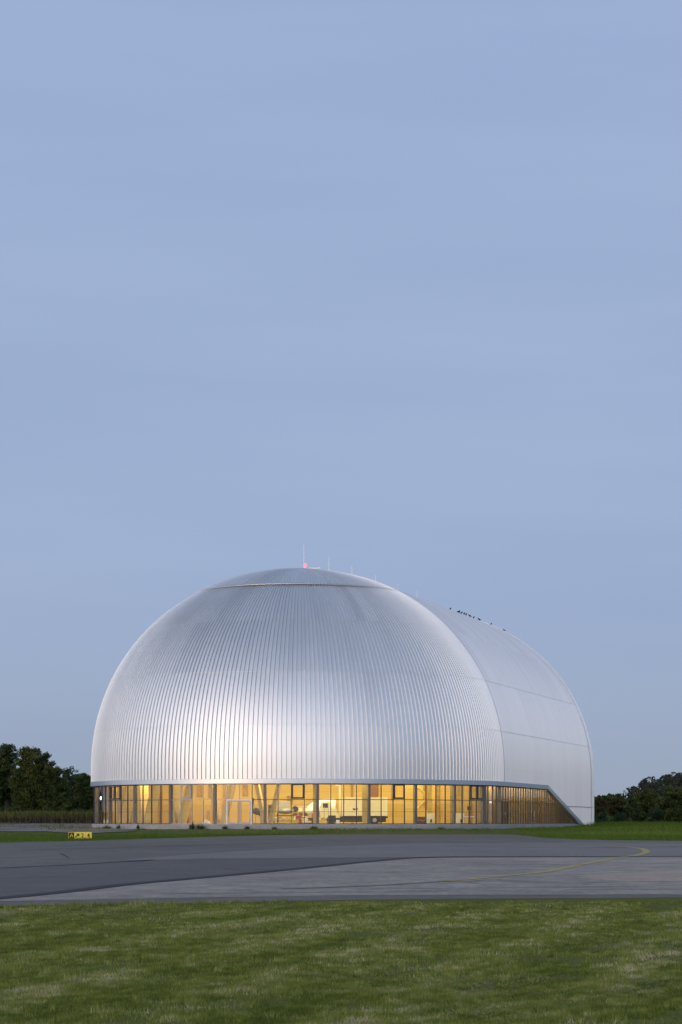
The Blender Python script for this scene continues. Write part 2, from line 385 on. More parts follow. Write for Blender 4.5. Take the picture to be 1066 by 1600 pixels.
# ------------------------------------------------------------------ the hangar
TH = R_(16.0); AX = Vector((math.sin(TH), math.cos(TH), 0)); NN = Vector((math.cos(TH), -math.sin(TH), 0))
C1 = Vector((-4.15, 238.5, 1.0))
RAD, ST, VZ, LEN, EXP = 21.0, 5.75, 20.35, 50.0, 2.08
hall = empty('airship_hangar', C1, -TH)
tag(hall, 'silver ribbed airship hangar with domed end and glowing glazed ground floor', 'hangar')
HB, BAND = 4.27, 0.42                         # underside / height of the fascia band, local z
def prof(t):
    s, c = math.sin(t), math.cos(t)
    return RAD * max(c, 0) ** (2 / EXP), ST + VZ * max(s, 0) ** (2 / EXP)
def profn(t):
    e = 1e-3; a = prof(max(t - e, 1e-6)); b = prof(min(t + e, math.pi / 2 - 1e-6))
    d = Vector((b[0] - a[0], b[1] - a[1])); d.normalize(); return d.y, -d.x
JT = (R_(10.5), R_(25.3), R_(43))
T_RING = R_(62.8)
def tiers(t0, t1, n):
    ts = list(np.linspace(t0, t1, n)) + [j for j in JT if t0 < j < t1]
    return sorted(ts)
def meridian(zb, t1, n, ring=True):
    """list of (r, z, nr, nz, lap, tier) from the bottom edge up; a new tier starts at every panel joint"""
    out = [(RAD, zb + (ST - zb) * k / 3, 1.0, 0.0, 0.0, 0) for k in range(3)]
    for t in tiers(1e-4, t1, n):
        r, z = prof(t); nr, nz = profn(t)
        k = sum(1 for j in JT if t > j + 1e-9)
        out.append((r, z, nr, nz, .008 * k, k))
        if any(abs(t - j) < 1e-9 for j in JT): out.append((r, z, nr, nz, .008 * (k + 1), k + 1))
    return out
PROF = [(0.0, 0.0), (0.58, 0.0), (0.67, 0.10), (0.81, 0.10), (0.86, -0.05), (0.93, -0.05), (0.96, 0.0), (1.0, 0.0)]
PROF_SIDE = [(0.0, 0.0), (0.66, 0.0), (0.74, 0.07), (0.86, 0.07), (0.94, 0.0), (1.0, 0.0)]

TIER = [0.0, 0.10, -0.06, 0.05, 0.0]
def strips(name, place, U, mer_of, mat, parent, prof_=PROF, scale_h=None):
    """place(u, r, z)->xyz; U = strip edges; one unshared ribbon per profile facet and panel tier so folds stay crisp"""
    Vs, Fs, T = [], [], []
    grp = [0] * 5; run = [0] * 5
    for i in range(len(U) - 1):
        for k in range(5):
            if run[k] <= 0: grp[k] = random.gauss(0, .2); run[k] = random.randint(3, 11)
            run[k] -= 1
        tn = [min(1, max(0, random.gauss(.5, .13) + grp[k] + TIER[k])) for k in range(5)]
        for (a, ha), (b, hb_) in zip(prof_, prof_[1:]):
            ends = []
            for q, h in ((a, ha), (b, hb_)):
                u = U[i] + (U[i + 1] - U[i]) * q
                mer = mer_of(u); k = len(Vs); ends.append(k)
                for (r, z, nr, nz, lap, tier) in mer:
                    hh = h * (min(1, abs(r) / 14 + .35) if scale_h else 1) + lap
                    Vs.append(place(u, r + nr * hh, z + nz * hh)); T.append(tn[tier])
            k0, k1 = ends
            for j in range(len(mer) - 1):
                if mer[j][5] == mer[j + 1][5]: Fs.append((k0 + j, k1 + j, k1 + j + 1, k0 + j + 1))
    return np_mesh(name, Vs, Fs, mat, parent, T, True)

def front(u, r, z): return (r * math.sin(u), -r * math.cos(u), z)
def rear(u, r, z): return (r * math.sin(u), LEN + r * math.cos(u), z)
mer_d = meridian(HB + 0.1, T_RING, 34)
strips('dome_shell', front, np.linspace(-math.pi/2, math.pi/2, 145), lambda u: mer_d, M['shell'], hall, scale_h=True)
mer_r = meridian(-0.3, R_(89.5), 40)
strips('rear_dome_shell', rear, np.linspace(math.pi/2, -math.pi/2, 145), lambda u: mer_r, M['side'], hall, scale_h=True)
# vault: strips along the axis, arc from right foot over the ridge to the left foot
S0, S1 = 22.5, 44.7
def zfoot(s):
    if s <= S0: return HB + 0.1
    if s <= S1: return (HB + 0.25) * (1 - (s - S0) / (S1 - S0)) - 0.1
    return -0.3
def arc(u):
    h = meridian(max(zfoot(u), -0.3), math.pi/2 - 1e-4, 34)
    right = list(h)
    left = [(-r, z, -nr, nz, l, k) for r, z, nr, nz, l, k in reversed(h)]
    return right + left
def vplace(u, r, z): return (r, u, z)
strips('vault_shell', vplace, np.linspace(0.0, LEN, 110), arc, M['side'], hall, PROF_SIDE)
# edge strip where dome and vault meet
for s_ in (0.0, LEN):
    m = MB()
    a = meridian(HB + .1 if s_ == 0 else -.2, math.pi/2 - 1e-4, 34); full = [(r, z, nr, nz) for r, z, nr, nz, l, k in a] + [(-r, z, -nr, nz) for r, z, nr, nz, l, k in reversed(a)]
    for r, z, nr, nz in full:
        for yy, h in ((-0.14, 0.02), (-0.14, 0.13), (0.14, 0.13), (0.14, 0.02)): m.v.append((r + nr * h, s_ + yy, z + nz * h))
    for i in range(len(full) - 1):
        for k in range(3): m.f.append((4*i+k, 4*i+k+1, 4*i+4+k+1, 4*i+4+k))
    m.build('edge_strip', M['side'], hall, True)
def joint(name, path3, parent, mat, hw, h0=.088):
    m_ = MB()
    for (x, y, z), (a_, b_, c_) in path3:
        for h, up in ((h0, -hw), (h0 + .006, -hw * .8), (h0 + .006, hw * .8), (h0, hw)): m_.v.append((x + a_ * h - c_ * up * (a_ if a_ else 0), y + b_ * h, z + c_ * h + up))
    m_.f = [(4*i+k, 4*i+4+k, 4*i+5+k, 4*i+1+k) for i in range(len(path3) - 1) for k in range(3)]
    return m_.build(name, mat, parent)
for j in JT[:2]:
    r, z = prof(j); nr, nz = profn(j)
    joint('panel_joint', [(front(a, r, z), (nr * math.sin(a), -nr * math.cos(a), nz)) for a in np.linspace(-math.pi/2, math.pi/2, 121)], hall, M['shell'], .010)
    for sx in (1, -1): joint('panel_joint', [((sx * r, s_, z), (sx * nr, 0, nz)) for s_ in np.linspace(0, LEN, 20)], hall, M['side'], .016, .066)
# crown cap with its own wider ribs, and the dark ring below it that paints the gap shadow
def lift(u): return .015 + .15 * max(0, math.cos(u)) ** .6
CT = [(t, prof(t), profn(t)) for t in np.linspace(T_RING - R_(1.6), R_(89.9), 18)]
def mer_c(u): return [(r, z, nr, nz, lift(u), 4) for t, (r, z), (nr, nz) in CT]
strips('crown_cap', front, np.linspace(-math.pi/2, math.pi/2, 97), mer_c, M['shell'], hall, [(0, 0), (.74, 0), (.78, .10), (.92, .10), (.96, 0), (1, 0)], scale_h=True)
m = MB(); rr, zz = prof(T_RING - R_(1.6)); nr, nz = profn(T_RING)
for i in range(73):
    a = -math.pi/2 + math.pi * i / 72
    for h in (0.01, lift(a) - .01): m.v.append(front(a, rr + nr * h - 0.06, zz + nz * h))
m.f = [(2*i, 2*i+2, 2*i+3, 2*i+1) for i in range(72)]
m.build('cap_shadow_gap', M['gap'], hall, True)
m = MB()
for i in range(73):
    a = -math.pi/2 + math.pi * i / 72
    for dr, dz in ((0, .0), (.03, .01), (.03, .035), (0, .045)): m.v.append(front(a, rr + nr * lift(a) + dr, zz + nz * lift(a) + dz - .03))
m.f = [(4*i+k, 4*i+4+k, 4*i+5+k, 4*i+1+k) for i in range(72) for k in range(3)]
m.build('ring_flashing', M['side'], hall, True)
# fascia band
def band_path():
    p = []
    for i in range(61):
        p.append((-RAD, S0 * (1 - i / 60), 0, -1.0, 0.0)) if False else None
    pts = []
    for s in np.linspace(S0, 0, 8)[:-1]: pts.append(((-1, 0), (-RAD, s)))
    for a in np.linspace(-math.pi/2, math.pi/2, 91): pts.append(((math.sin(a), -math.cos(a)), (RAD * math.sin(a), -RAD * math.cos(a))))
    for s in np.linspace(0, S0, 8)[1:]: pts.append(((1, 0), (RAD, s)))
    return pts
m = MB(); path = band_path()
SEC = [(-0.28, 0.0), (0.15, 0.0), (0.15, BAND), (0.0, BAND + .03)]
for (nx_, ny_), (x, y) in path:
    for d, h in SEC: m.v.append((x + nx_ * d, y + ny_ * d, HB + h))
K = len(SEC); m.f = [(K*i+k, K*(i+1)+k, K*(i+1)+k+1, K*i+k+1) for i in range(len(path)-1) for k in range(K-1)]
m.build('fascia_band', M['band'], hall)
for sx in (1, -1):                            # sloping end pieces of the band
    m = MB(); a = (S0 - .02, HB - .01); b = (S1 + .6, -0.15); L_ = math.hypot(b[0]-a[0], b[1]-a[1]); px_, pz_ = -(b[1]-a[1])/L_, (b[0]-a[0])/L_
    for s, z in (a, b):
        for d, h in ((-.28, 0), (.14, 0), (.15, .03), (.14, .47), (0, .49)): m.v.append((sx * (RAD + d), s + px_ * h, z + pz_ * h))
    m.f = [(k, k+5, k+6, k+1) for k in range(4)] + [(0, 1, 2, 3, 4), (5, 6, 7, 8, 9)]
    m.build('sloping_fascia', M['band'], hall)
# thin lap joint near the foot of the wall
m = MB()
pts = [(RAD + .03, s, 2.45) for s in np.linspace(34.5, LEN, 6)] + [( (RAD + .03) * math.cos(a), LEN + (RAD + .03) * math.sin(a), 2.45) for a in np.linspace(0, 1.2, 14)[1:]]
for i, p in enumerate(pts):
    nrm = Vector((1, 0, 0)) if i < 6 else Vector((p[0], p[1] - LEN, 0)).normalized()
    for h, d in ((0, 0), (0, .07), (.06, .07), (.06, 0)): m.v.append((p[0] + nrm.x * d, p[1] + nrm.y * d, p[2] + h))
m.f = [(4*i+k, 4*i+4+k, 4*i+5+k, 4*i+1+k) for i in range(len(pts)-1) for k in range(3)]
m.build('lap_joint', M['dark_metal'], hall)
# plinth and floor
m = MB()
pth = [((-1, 0), (-RAD, LEN - 4))] + band_path() + [((1, 0), (RAD, s)) for s in (30, 36, 42, S1)]
for (nx_, ny_), (x, y) in pth:
    for d, h in ((0.02, -0.6), (0.02, 0.44), (-0.02, 0.50), (-0.6, 0.50)): m.v.append((x + nx_ * d, y + ny_ * d, h))
m.f = [(4*i+k, 4*i+4+k, 4*i+5+k, 4*i+1+k) for i in range(len(pth)-1) for k in range(3)]
m.build('base_plinth', M['concrete'], hall)
m = MB(); fl = [(p[1][0] * .985, p[1][1] * .985, 0.46) for p in band_path()] + [(20.6, LEN, .46), (-20.6, LEN, .46)]
m.v = fl; m.f = [tuple(range(len(fl)))]; m.build('hall_floor', M['floor'], hall)

# windows: one 3.375 degree module each; posts every fourth
RG = 20.72; MOD = R_(3.375); A0 = R_(89.0)
Z0, Z1, ZT, ZR = 0.50, HB, 2.78, 1.66
def at_arc(a, d=0.0): return Vector(((RG + d) * math.sin(a), -(RG + d) * math.cos(a), 0))
def win_px(a):
    p = C1 + NN * at_arc(a).x + AX * at_arc(a).y
    return X0 + F * p.x / p.y
VENT = [(454.3, 474.6), (614.6, 632.7), (740, 751.7), (177.5, 186.5), (281, 296.5)]
def window(center, tang, width, bottom, top, top2=None, vent=False, light=False):
    """mullions, rails and pane; (center, tang) in hall space, top2 = height at the far side for sloped bays"""
    if top2 is None: top2 = top
    rz = math.atan2(tang.y, tang.x); T4 = Matrix.Translation(center) @ Matrix.Rotation(rz, 4, 'Z')
    fm = M['grey_metal'] if light else M['dark_metal']  # grey copy paints reflected light onto the left frames
    m = MB()
    def bx(x, z, sx, sz, y=0.0, sy=.11): m.box(T4 @ Vector((x, y, z)), (sx, sy, sz), Matrix.Rotation(rz, 4, 'Z'))
    h = width / 2
    bx(-h, (bottom + top) / 2, .06, top - bottom, 0, .13)
    def rail(z, t, sy): 
        if top2 >= z + .05: bx(.03, z, width - .06, t, 0, sy)
        elif top > z + .05:
            w = width * (top - z) / max(top - top2, 1e-3); bx(-h + .03 + w / 2, z, max(w - .06, .05), t, 0, sy)
    rail(bottom + .035, .07, .12); rail(ZT, .065, .115); rail(ZR, .03, .07)
    if top == top2: bx(.03, top - .05, width - .06, .10, 0, .12)
    if vent:
        pass
    o = m.build('window', fm, hall)
    p = MB(); k = 0
    for y in (-.008, .008):
        for x, z in ((-h + .03, bottom + .07), (h - .03, bottom + .07), (h - .03, max(top2 - .02, bottom + .08)), (-h + .03, max(top - .02, bottom + .09))): p.v.append(tuple(T4 @ Vector((x, y, z))))
    p.f = [(0, 1, 2, 3), (7, 6, 5, 4), (0, 4, 5, 1), (1, 5, 6, 2), (2, 6, 7, 3), (3, 7, 4, 0)]
    p.build('pane', M['glass'], o)
    if vent:
        s = MB(); zc = (ZT + top) / 2; hh = top - ZT - .06; w = width - .05; th = .15
        for x, z, a, b in ((0, ZT + .07 + th/2, w, th), (0, top - .02 - th/2, w, th), (-w/2 + th/2, zc + .02, th, hh - 2*th + .05), (w/2 - th/2, zc + .02, th, hh - 2*th + .05)):
            s.box(T4 @ Vector((x, -.09, z)), (a, .10, b), Matrix.Rotation(rz, 4, 'Z'))
        s.build('sash', M['grey_metal'] if light else M['sash'], o)
    return o
a = A0; k = 0; DOOR = []
while a - MOD > R_(-90):
    c = a - MOD / 2; px = win_px(c)
    vent = any(l - 2 < px < r + 2 for l, r in VENT)
    window(at_arc(c), Vector((math.cos(c), math.sin(c), 0)), 2 * RG * math.sin(MOD / 2), Z0, Z1, vent=vent, light=272 < px < 402)
    if 352 < px < 394: DOOR.append(c)
    if k % 4 == 0:
        m = MB(); p = at_arc(a, -.02); m.box((p.x, p.y, (Z0 + Z1) / 2), (.24, .34, Z1 - Z0 - .004), rz=a)
        m.build('post', M['post'], hall)
    a -= MOD; k += 1
n_s = 18
for i in range(n_s):
    s = S0 * (i + .5) / n_s
    window(Vector((RG, s, 0)), Vector((0, 1, 0)), S0 / n_s, Z0, Z1)
for i in range(16):
    s0 = S0 + (S1 - S0) * i / 18; s1 = S0 + (S1 - S0) * (i + 1) / 18
    t0, t1 = (HB * (1 - (q - S0) / (S1 - S0)) + .02 for q in (s0, s1))
    if t1 > Z0 + .2: window(Vector((RG, (s0 + s1) / 2, 0)), Vector((0, 1, 0)), s1 - s0, Z0, t0, t1)
# glazed double door
if DOOR:
    c = sum(DOOR) / len(DOOR); w = len(DOOR) * 2 * RG * math.sin(MOD / 2); p = at_arc(c, .12); rz = c
    RM = Matrix.Rotation(rz, 4, 'Z'); T4 = Matrix.Translation(p) @ RM
    d = MB()
    for x, z, sx, sz in ((-w/2 + .06, 1.66, .16, 2.32), (w/2 - .06, 1.66, .16, 2.32), (0, 2.76, w - .28, .14)): d.box(T4 @ Vector((x, 0, z)), (sx, .12, sz), RM)
    door = d.build('door', M['white'], hall)
    for sx in (-1, 1):
        l = MB(); x0 = sx * w / 4; ww = w / 2 - .17
        for x, z, a_, b in ((x0 - ww/2 + .05, 1.60, .10, 2.16), (x0 + ww/2 - .05, 1.60, .10, 2.16), (x0, .60, ww - .2, .16), (x0, 2.62, ww - .2, .1)): l.box(T4 @ Vector((x, -.03, z)), (a_, .07, b), RM)
        l.build('door_leaf', M['grey_metal'], door)
    h = MB(); h.bar(T4 @ Vector((-.1, -.12, 1.2)), T4 @ Vector((-.1, -.12, 1.9)), .04, .04); h.build('handle', M['steel'], door)
# dark service door on the straight side
d = MB()
for y, z, sy, sz in ((.35, 1.64, .10, 2.28), (2.75, 1.64, .10, 2.28), (1.55, 2.74, 2.3, .12), (1.55, 1.6, .10, 2.15)): d.box((RG + .13, y, z), (.1, sy, sz))
sd = d.build('side_door', M['sash'], hall)
h = MB(); h.box((RG + .2, 1.4, 1.55), (.05, .05, .3)); h.build('handle', M['steel'], sd)

# ---- timber inside
for i in range(-7, 8):
    a0 = R_(8.0 + 13.5 * i)
    if not R_(-90) < a0 < R_(92): continue
    if i <= 0:
        for sgn in (1, -1):
            m = MB(); a1 = a0 + sgn * R_(6.6)
            b = Vector((19.4 * math.sin(a0 + sgn * .012), -19.4 * math.cos(a0 + sgn * .012), .46)); t = Vector((18.6 * math.sin(a1), -18.6 * math.cos(a1), 9.2))
            m.bar(b, t, .34, 1.0, Vector((math.sin(a0), -math.cos(a0), 0)))
            m.build('timber_strut', M['glulam'], hall)
def to_hall(p): d = p - C1; return Vector((d.dot(NN), d.dot(AX), d.z))
for px, Y, wd in ((571, 221.2, .62), (493, 220.6, .42), (640, 228, .85), (671.5, 229.5, .42), (719.5, 231, .66)):
    q = to_hall(at(px, 0, Y)); m = MB(); m.box((q.x, q.y, 4.8), (wd, .55, 8.66), rz=TH); m.build('timber_column', M['glulam'], hall)
for pts in (((651, 1230), (657, 1233), (662, 1238.5), (666, 1246)), ((666, 1249), (653, 1263))):
    m = MB(); q = [to_hall(at(a_, b_, 232)) for a_, b_ in pts]
    m.tube(q, .14, 8); m.build('timber_brace', M['glulam'], hall)
m = MB(); m.box((0, 1.2, 5.0), (37.6, .25, 9.08)); m.build('partition_wall', M['timber_back'], hall)
for x, w, z1 in ((7.55, .75, 6.0), (-9.4, .6, 2.4)):
    m = MB(); m.box((x, .98, (z1 + .46) / 2), (w, .12, z1 - .46)); m.build('inner_door', M['brown_door'], hall)
m = MB()                                      # lining along the left quarter of the front hall
for a_ in np.linspace(R_(-88), R_(-40), 17):
    for z in (.46, 7.0): m.v.append((17.2 * math.sin(a_), -17.2 * math.cos(a_) + .0, z))
m.f = [(2*i, 2*i+2, 2*i+3, 2*i+1) for i in range(16)]
so = m.build('inner_lining', M['timber'], hall); sm = so.modifiers.new('t', 'SOLIDIFY'); sm.thickness = .12
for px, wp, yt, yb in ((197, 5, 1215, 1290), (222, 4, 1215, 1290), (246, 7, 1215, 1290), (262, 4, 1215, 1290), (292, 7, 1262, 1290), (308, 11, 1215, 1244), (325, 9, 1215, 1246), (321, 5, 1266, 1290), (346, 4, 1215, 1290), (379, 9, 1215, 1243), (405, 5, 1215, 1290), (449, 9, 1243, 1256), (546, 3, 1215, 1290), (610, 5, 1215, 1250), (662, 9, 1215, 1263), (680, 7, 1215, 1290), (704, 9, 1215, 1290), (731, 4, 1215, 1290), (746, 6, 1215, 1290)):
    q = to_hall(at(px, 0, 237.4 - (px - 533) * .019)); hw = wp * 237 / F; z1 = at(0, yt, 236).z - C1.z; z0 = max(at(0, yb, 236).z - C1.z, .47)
    m = MB(); m.box((q.x, 1.02, (z0 + z1) / 2), (hw, .10, z1 - z0)); m.build('wall_dark_board', M['dark_board'], hall)  # darker brown boards laid on the partition face
m = MB(); m.box((18.9, 24.6, 3.2), (.2, 46.6, 5.5)); m.build('slatted_wall', M['slats'], hall)
m = MB(); m.box((19.9, 24.6, 5.98), (2.2, 46.6, .06)); m.build('cavity_ceiling', M['glulam'], hall)

# ---- roof fittings
def ridge(s, h=0.0): return Vector((0, s, ST + VZ + h))
m = MB(); m.tube([ridge(s, .38) for s in np.linspace(0.2, LEN, 26)], .022, 6)
for s in np.linspace(2, LEN - 2, 13): m.tube([ridge(s, 0), ridge(s, .38)], .015, 5)
m.build('ridge_cable', M['steel'], hall)
for i, s in enumerate((1.34, 10.4, 19.4, 29.3, 39.4, 48.5)):
    m = MB(); hgt = 2.9 if i == 0 else 2.65
    m.tube([ridge(s, -.1), ridge(s, hgt * .5), ridge(s, hgt)], [.036, .030, .022], 6)
    m.box(ridge(s, .05), (.22, .22, .14)); m.build('lightning_rod', M['gloss_white'], hall)
m = MB(); m.tube([Vector((.62, -.2, ST + VZ)), Vector((.62, -.2, ST + VZ + .42))], .09, 10); bc = m.build('beacon', M['gloss_white'], hall)
m = MB(); m.sphere((.62, -.2, ST + VZ + .60), (.15, .15, .18)); m.build('beacon_lamp', M['beacon'], bc, True)
m = MB(); m.box((1.5, -.4, ST + VZ + .22), (1.6, .5, .10)); m.box((1.5, -.4, ST + VZ + .08), (.12, .4, .2)); m.build('roof_hatch', M['gloss_white'], hall)

# ------------------------------------------------------------------ things inside the hall
FLZ = C1.z + 0.46
def inside(px, Y): return Vector(((px - X0) * Y / F, Y, FLZ))
def pxm(Y): return F / Y
# box truck
t = empty('box_truck', inside(548, 227), 0.0); tag(t, 'cream box truck parked behind the glass right of the white gondola nose', 'truck')
m = MB(); m.box((1.35, 0, 1.72), (4.35, 2.3, 1.78)); cb = m.build('cargo_box', M['cream'], t, bevel=.04)
m = MB()
for x in (-.78, 3.48): m.box((x, -1.155, 1.72), (.07, .03, 1.7))
for z in (.88, 2.57): m.box((1.35, -1.158, z), (4.2, .03, .06))
m.build('trim', M['white'], cb)
m = MB()
for x, w in ((.26, .09), (.38, .14), (.53, .07), (.63, .10)): m.box((x, -1.16, 1.46 + .04 * random.random()), (w, .02, .16))
m.build('emblem', M['chassis'], cb)
m = MB(); m.box((.6, 0, .70), (6.0, .9, .16)); m.box((1.3, .0, .52), (4.2, 1.7, .58)); m.box((-1.2, 0, .45), (1.6, 1.5, .4)); m.build('chassis', M['chassis'], t)
m = MB()
m.v = [(-2.7, y, z) for y in (-1, 1) for z in (0,)]; m.v = []
pr = [(-2.9, .62), (-2.9, 1.5), (-2.75, 2.15), (-2.05, 2.2), (-1.9, 1.55), (-1.35, 1.5), (-1.3, 1.05), (-1.02, 1.0), (-1.02, .62)]
for y in (-1.0, 1.0):
    for x, z in pr: m.v.append((x, y, z))
n = len(pr); m.f = [tuple(range(n)), tuple(range(2*n-1, n-1, -1))] + [(i, i+n, (i+1) % n + n, (i+1) % n) for i in range(n)]
cab = m.build('cab', M['cream'], t, bevel=.05)
m = MB(); m.box((-2.42, -1.01, 1.82), (.48, .03, .42)); m.build('side_window', M['dark_window'], cab)
m = MB(); m.box((-2.85, 0, 1.83), (.04, 1.7, .5), Matrix.Rotation(R_(13), 4, 'Y')); m.build('windscreen', M['dark_window'], cab)
m = MB(); m.box((-2.95, 0, .55), (.14, 2.0, .22)); m.build('bumper', M['white'], t)
m = MB(); m.box((-1.05, -.3, 2.3), (.22, .3, 3.1)); m.box((-1.2, -.3, 3.8), (.55, .26, .2)); m.build('crane_arm', M['cream'], t)
for x in (-1.9, 2.3):
    for y in (-.92, .92):
        m = MB(); m.tube([(x, y - .14, .42), (x, y + .14, .42)], .42, 20); w = m.build('wheel', M['black'], t)
        m = MB(); m.tube([(x, y - .17, .42), (x, y + .17, .42)], .2, 14); m.build('rim', M['steel'] if x > 0 else M['chassis'], w)
# gondola nose on a trestle
t = empty('airship_gondola', inside(491, 229.5), 0.0); tag(t, 'glossy white rounded airship gondola nose on a steel trestle', 'gondola')
m = MB(); prof_g = [(-.85, .04, 1.35), (-.78, .22, 1.36), (-.6, .42, 1.42), (-.3, .6, 1.52), (.1, .74, 1.64), (.6, .82, 1.7), (1.3, .84, 1.72), (2.1, .82, 1.72)]
rings = []
for x, r, z in prof_g:
    rings.append(len(m.v))
    for j in range(18):
        q = 2 * math.pi * j / 18; m.v.append((x, r * 1.05 * math.cos(q), z + r * .95 * math.sin(q)))
m.f = [(a_ + j, a_ + (j+1) % 18, b_ + (j+1) % 18, b_ + j) for a_, b_ in zip(rings, rings[1:]) for j in range(18)] + [tuple(rings[0] + j for j in range(18)), tuple(rings[-1] + j for j in range(18))]
g = m.build('hull', M['gloss_white'], t, True)
m = MB(); m.box((.15, -.735, 2.0), (.42, .10, .34), Matrix.Rotation(R_(-22), 4, 'X')); m.build('window', M['dark_window'], g)
m = MB()
for x in (-.3, 1.5):
    for y in (-.5, .5): m.bar((x, y, 0), (x + .15, y * .7, 1.05), .07, .07)
    m.bar((x - .05, -.5, .3), (x - .05, .5, .3), .05, .05)
m.bar((-.25, -.5, .5), (1.6, -.5, .5), .05, .05); m.build('trestle', M['red'], t)
# pusher engine with black propeller
t = empty('propeller_stand', inside(403, 224), 0.0); tag(t, 'black propeller engine on a steel stand behind the glass beside the double door', 'engine')
m = MB(); m.tube([(-.5, 0, 1.25), (-.2, 0, 1.3), (.3, 0, 1.1), (.55, 0, 1.0)], [.18, .34, .30, .12], 14); m.build('cowling', M['black'], t, True)
m = MB(); m.bar((-.55, 0, 1.3), (-.40, -.05, 2.5), .16, .05); m.bar((-.55, 0, 1.3), (-.8, .05, .3), .16, .05); m.build('blade', M['black'], t)
m = MB()
for x in (-.3, .4): m.bar((x, -.3, 0), (x * .5, 0, 1.1), .06, .06); m.bar((x, .3, 0), (x * .5, 0, 1.1), .06, .06)
m.build('stand', M['steel'], t)
# tool cabinet
t = empty('tool_cabinet', inside(424.5, 223.5)); tag(t, 'dark upright tool cabinet standing just right of the propeller', 'cabinet')
m = MB(); m.box((0, 0, .95), (.62, .5, 1.86)); m.build('body', M['chassis'], t, bevel=.02)
for z in (.5, .95, 1.4):
    m = MB(); m.box((0, -.26, z), (.54, .03, .38)); d = m.build('drawer', M['brown'], t)
    m = MB(); m.box((0, -.285, z + .1), (.3, .02, .04)); m.build('handle', M['steel'], d)
# engine nacelle on a cart
t = empty('nacelle_cart', inside(446, 226)); tag(t, 'grey boat-shaped engine nacelle lying on a cart left of the white nose', 'cart')
m = MB(); m.tube([(-.85, 0, 1.35), (-.6, 0, 1.32), (-.1, 0, 1.3), (.5, 0, 1.32), (.85, 0, 1.42)], [.05, .22, .30, .26, .10], 14); m.build('nacelle', M['steel'], t, True)
m = MB(); m.tube([(.95, -.05, 1.48), (.95, .05, 1.48)], .3, 18); m.build('ring', M['chassis'], t)
m = MB(); m.box((0, 0, .86), (1.7, .8, .08)); m.box((0, 0, .35), (1.6, .7, .05))
for x in (-.75, .75):
    for y in (-.3, .3): m.bar((x, y, .12), (x, y, 1.1), .06, .06)
m.build('frame', M['chassis'], t)
for x in (-.75, .75):
    for y in (-.3, .3):
        m = MB(); m.tube([(x, y - .03, .09), (x, y + .03, .09)], .09, 10); m.build('castor', M['black'], t)
# yellow crate
t = empty('yellow_crate', inside(457, 221.5)); tag(t, 'low bright yellow crate on the hall floor behind the plinth', 'crate')
m = MB(); m.box((0, 0, .21), (1.15, .7, .42)); b = m.build('body', M['yellow'], t, bevel=.03)
m = MB(); m.box((0, 0, .45), (1.2, .75, .06)); m.build('lid', M['yellow'], t)
# stools
def stool(px, Y, mat, label):
    t = empty('work_stool', inside(px, Y)); tag(t, label, 'stool', 'work stools among the engine parts')
    m = MB(); m.tube([(0, 0, .62), (0, 0, .70)], .2, 14); m.build('seat', mat, t)
    for q in range(3):
        m = MB(); m.bar((.08 * math.cos(q*2.1), .08 * math.sin(q*2.1), .62), (.25 * math.cos(q*2.1), .25 * math.sin(q*2.1), 0), .035, .035); m.build('leg', M['steel'], t)
stool(430, 221.5, M['white'], 'white topped stool beside the dark tool cabinet')
stool(436, 222.2, M['red'], 'red topped stool left of the nacelle cart')
stool(443, 221.6, M['white'], 'white topped stool in front of the nacelle cart')
stool(474, 222.0, M['red'], 'red topped stool right of the yellow crate')
# shelving with boxes in the back
t = empty('shelf_rack', inside(470, 231)); tag(t, 'pale shelf rack of boxes behind the yellow crate', 'shelf')
m = MB()
for x in (-.75, .75):
    for y in (-.25, .25): m.bar((x, y, 0), (x, y, 2.0), .05, .05)
m.build('frame', M['steel'], t)
for z in (.3, .8, 1.3, 1.8):
    m = MB(); m.box((0, 0, z), (1.6, .55, .04)); s_ = m.build('shelf', M['white'], t)
    if z < 1.7:
        m = MB()
        for x in (-.5, .0, .5): m.box((x, -.05, z + .19), (.38, .36, .30 + .08 * random.random()))
        m.build('carton', M['cream'] if z != .8 else M['brown'], s_)
t = empty('oil_drum', inside(467, 223.5)); tag(t, 'red oil drum right of the yellow crate', 'drum')
m = MB(); m.tube([(0, 0, 0), (0, 0, .86)], .29, 18); m.build('body', M['red'], t)
for z in (.02, .3, .58, .86):
    m = MB(); m.tube([(0, 0, z - .02), (0, 0, z + .02)], .305, 18); m.build('hoop', M['steel'], t)
t = empty('tyre_stack', inside(488, 223.0)); tag(t, 'stack of black tyres below the white gondola nose', 'tyres')
for z in (.11, .33, .55):
    m = MB(); m.tube([(0, 0, z - .1), (0, 0, z - .05), (0, 0, z + .05), (0, 0, z + .1)], [.34, .4, .4, .34], 18); m.build('tyre', M['black'], t)
t = empty('step_ladder', inside(510, 222.5)); tag(t, 'pale step ladder standing before the truck cab', 'ladder')
for x in (-.22, .22):
    m = MB(); m.bar((x, -.3, 0), (x * .8, 0, 1.7), .05, .06); m.bar((x, .35, 0), (x * .8, 0, 1.7), .04, .04); m.build('rail', M['steel'], t)
for q in range(5):
    m = MB(); z = .3 * (q + 1); m.box((0, -.3 + .3 * z / 1.7, z), (.42, .12, .03)); m.build('tread', M['white'], t)
t = empty('tool_trolley', inside(519, 222.0)); tag(t, 'dark tool trolley in front of the truck chassis', 'trolley')
m = MB(); m.box((0, 0, .5), (.7, .45, .66)); m.build('body', M['chassis'], t, bevel=.02)
m = MB(); m.box((0, 0, .86), (.76, .5, .04)); m.build('tray', M['steel'], t)
for x in (-.28, .28):
    m = MB(); m.tube([(x, -.2, .08), (x, -.14, .08)], .08, 10); m.build('castor', M['black'], t)
t = empty('fuel_can', inside(528, 221.5)); tag(t, 'white jerry can right of the dark tool trolley', 'can')
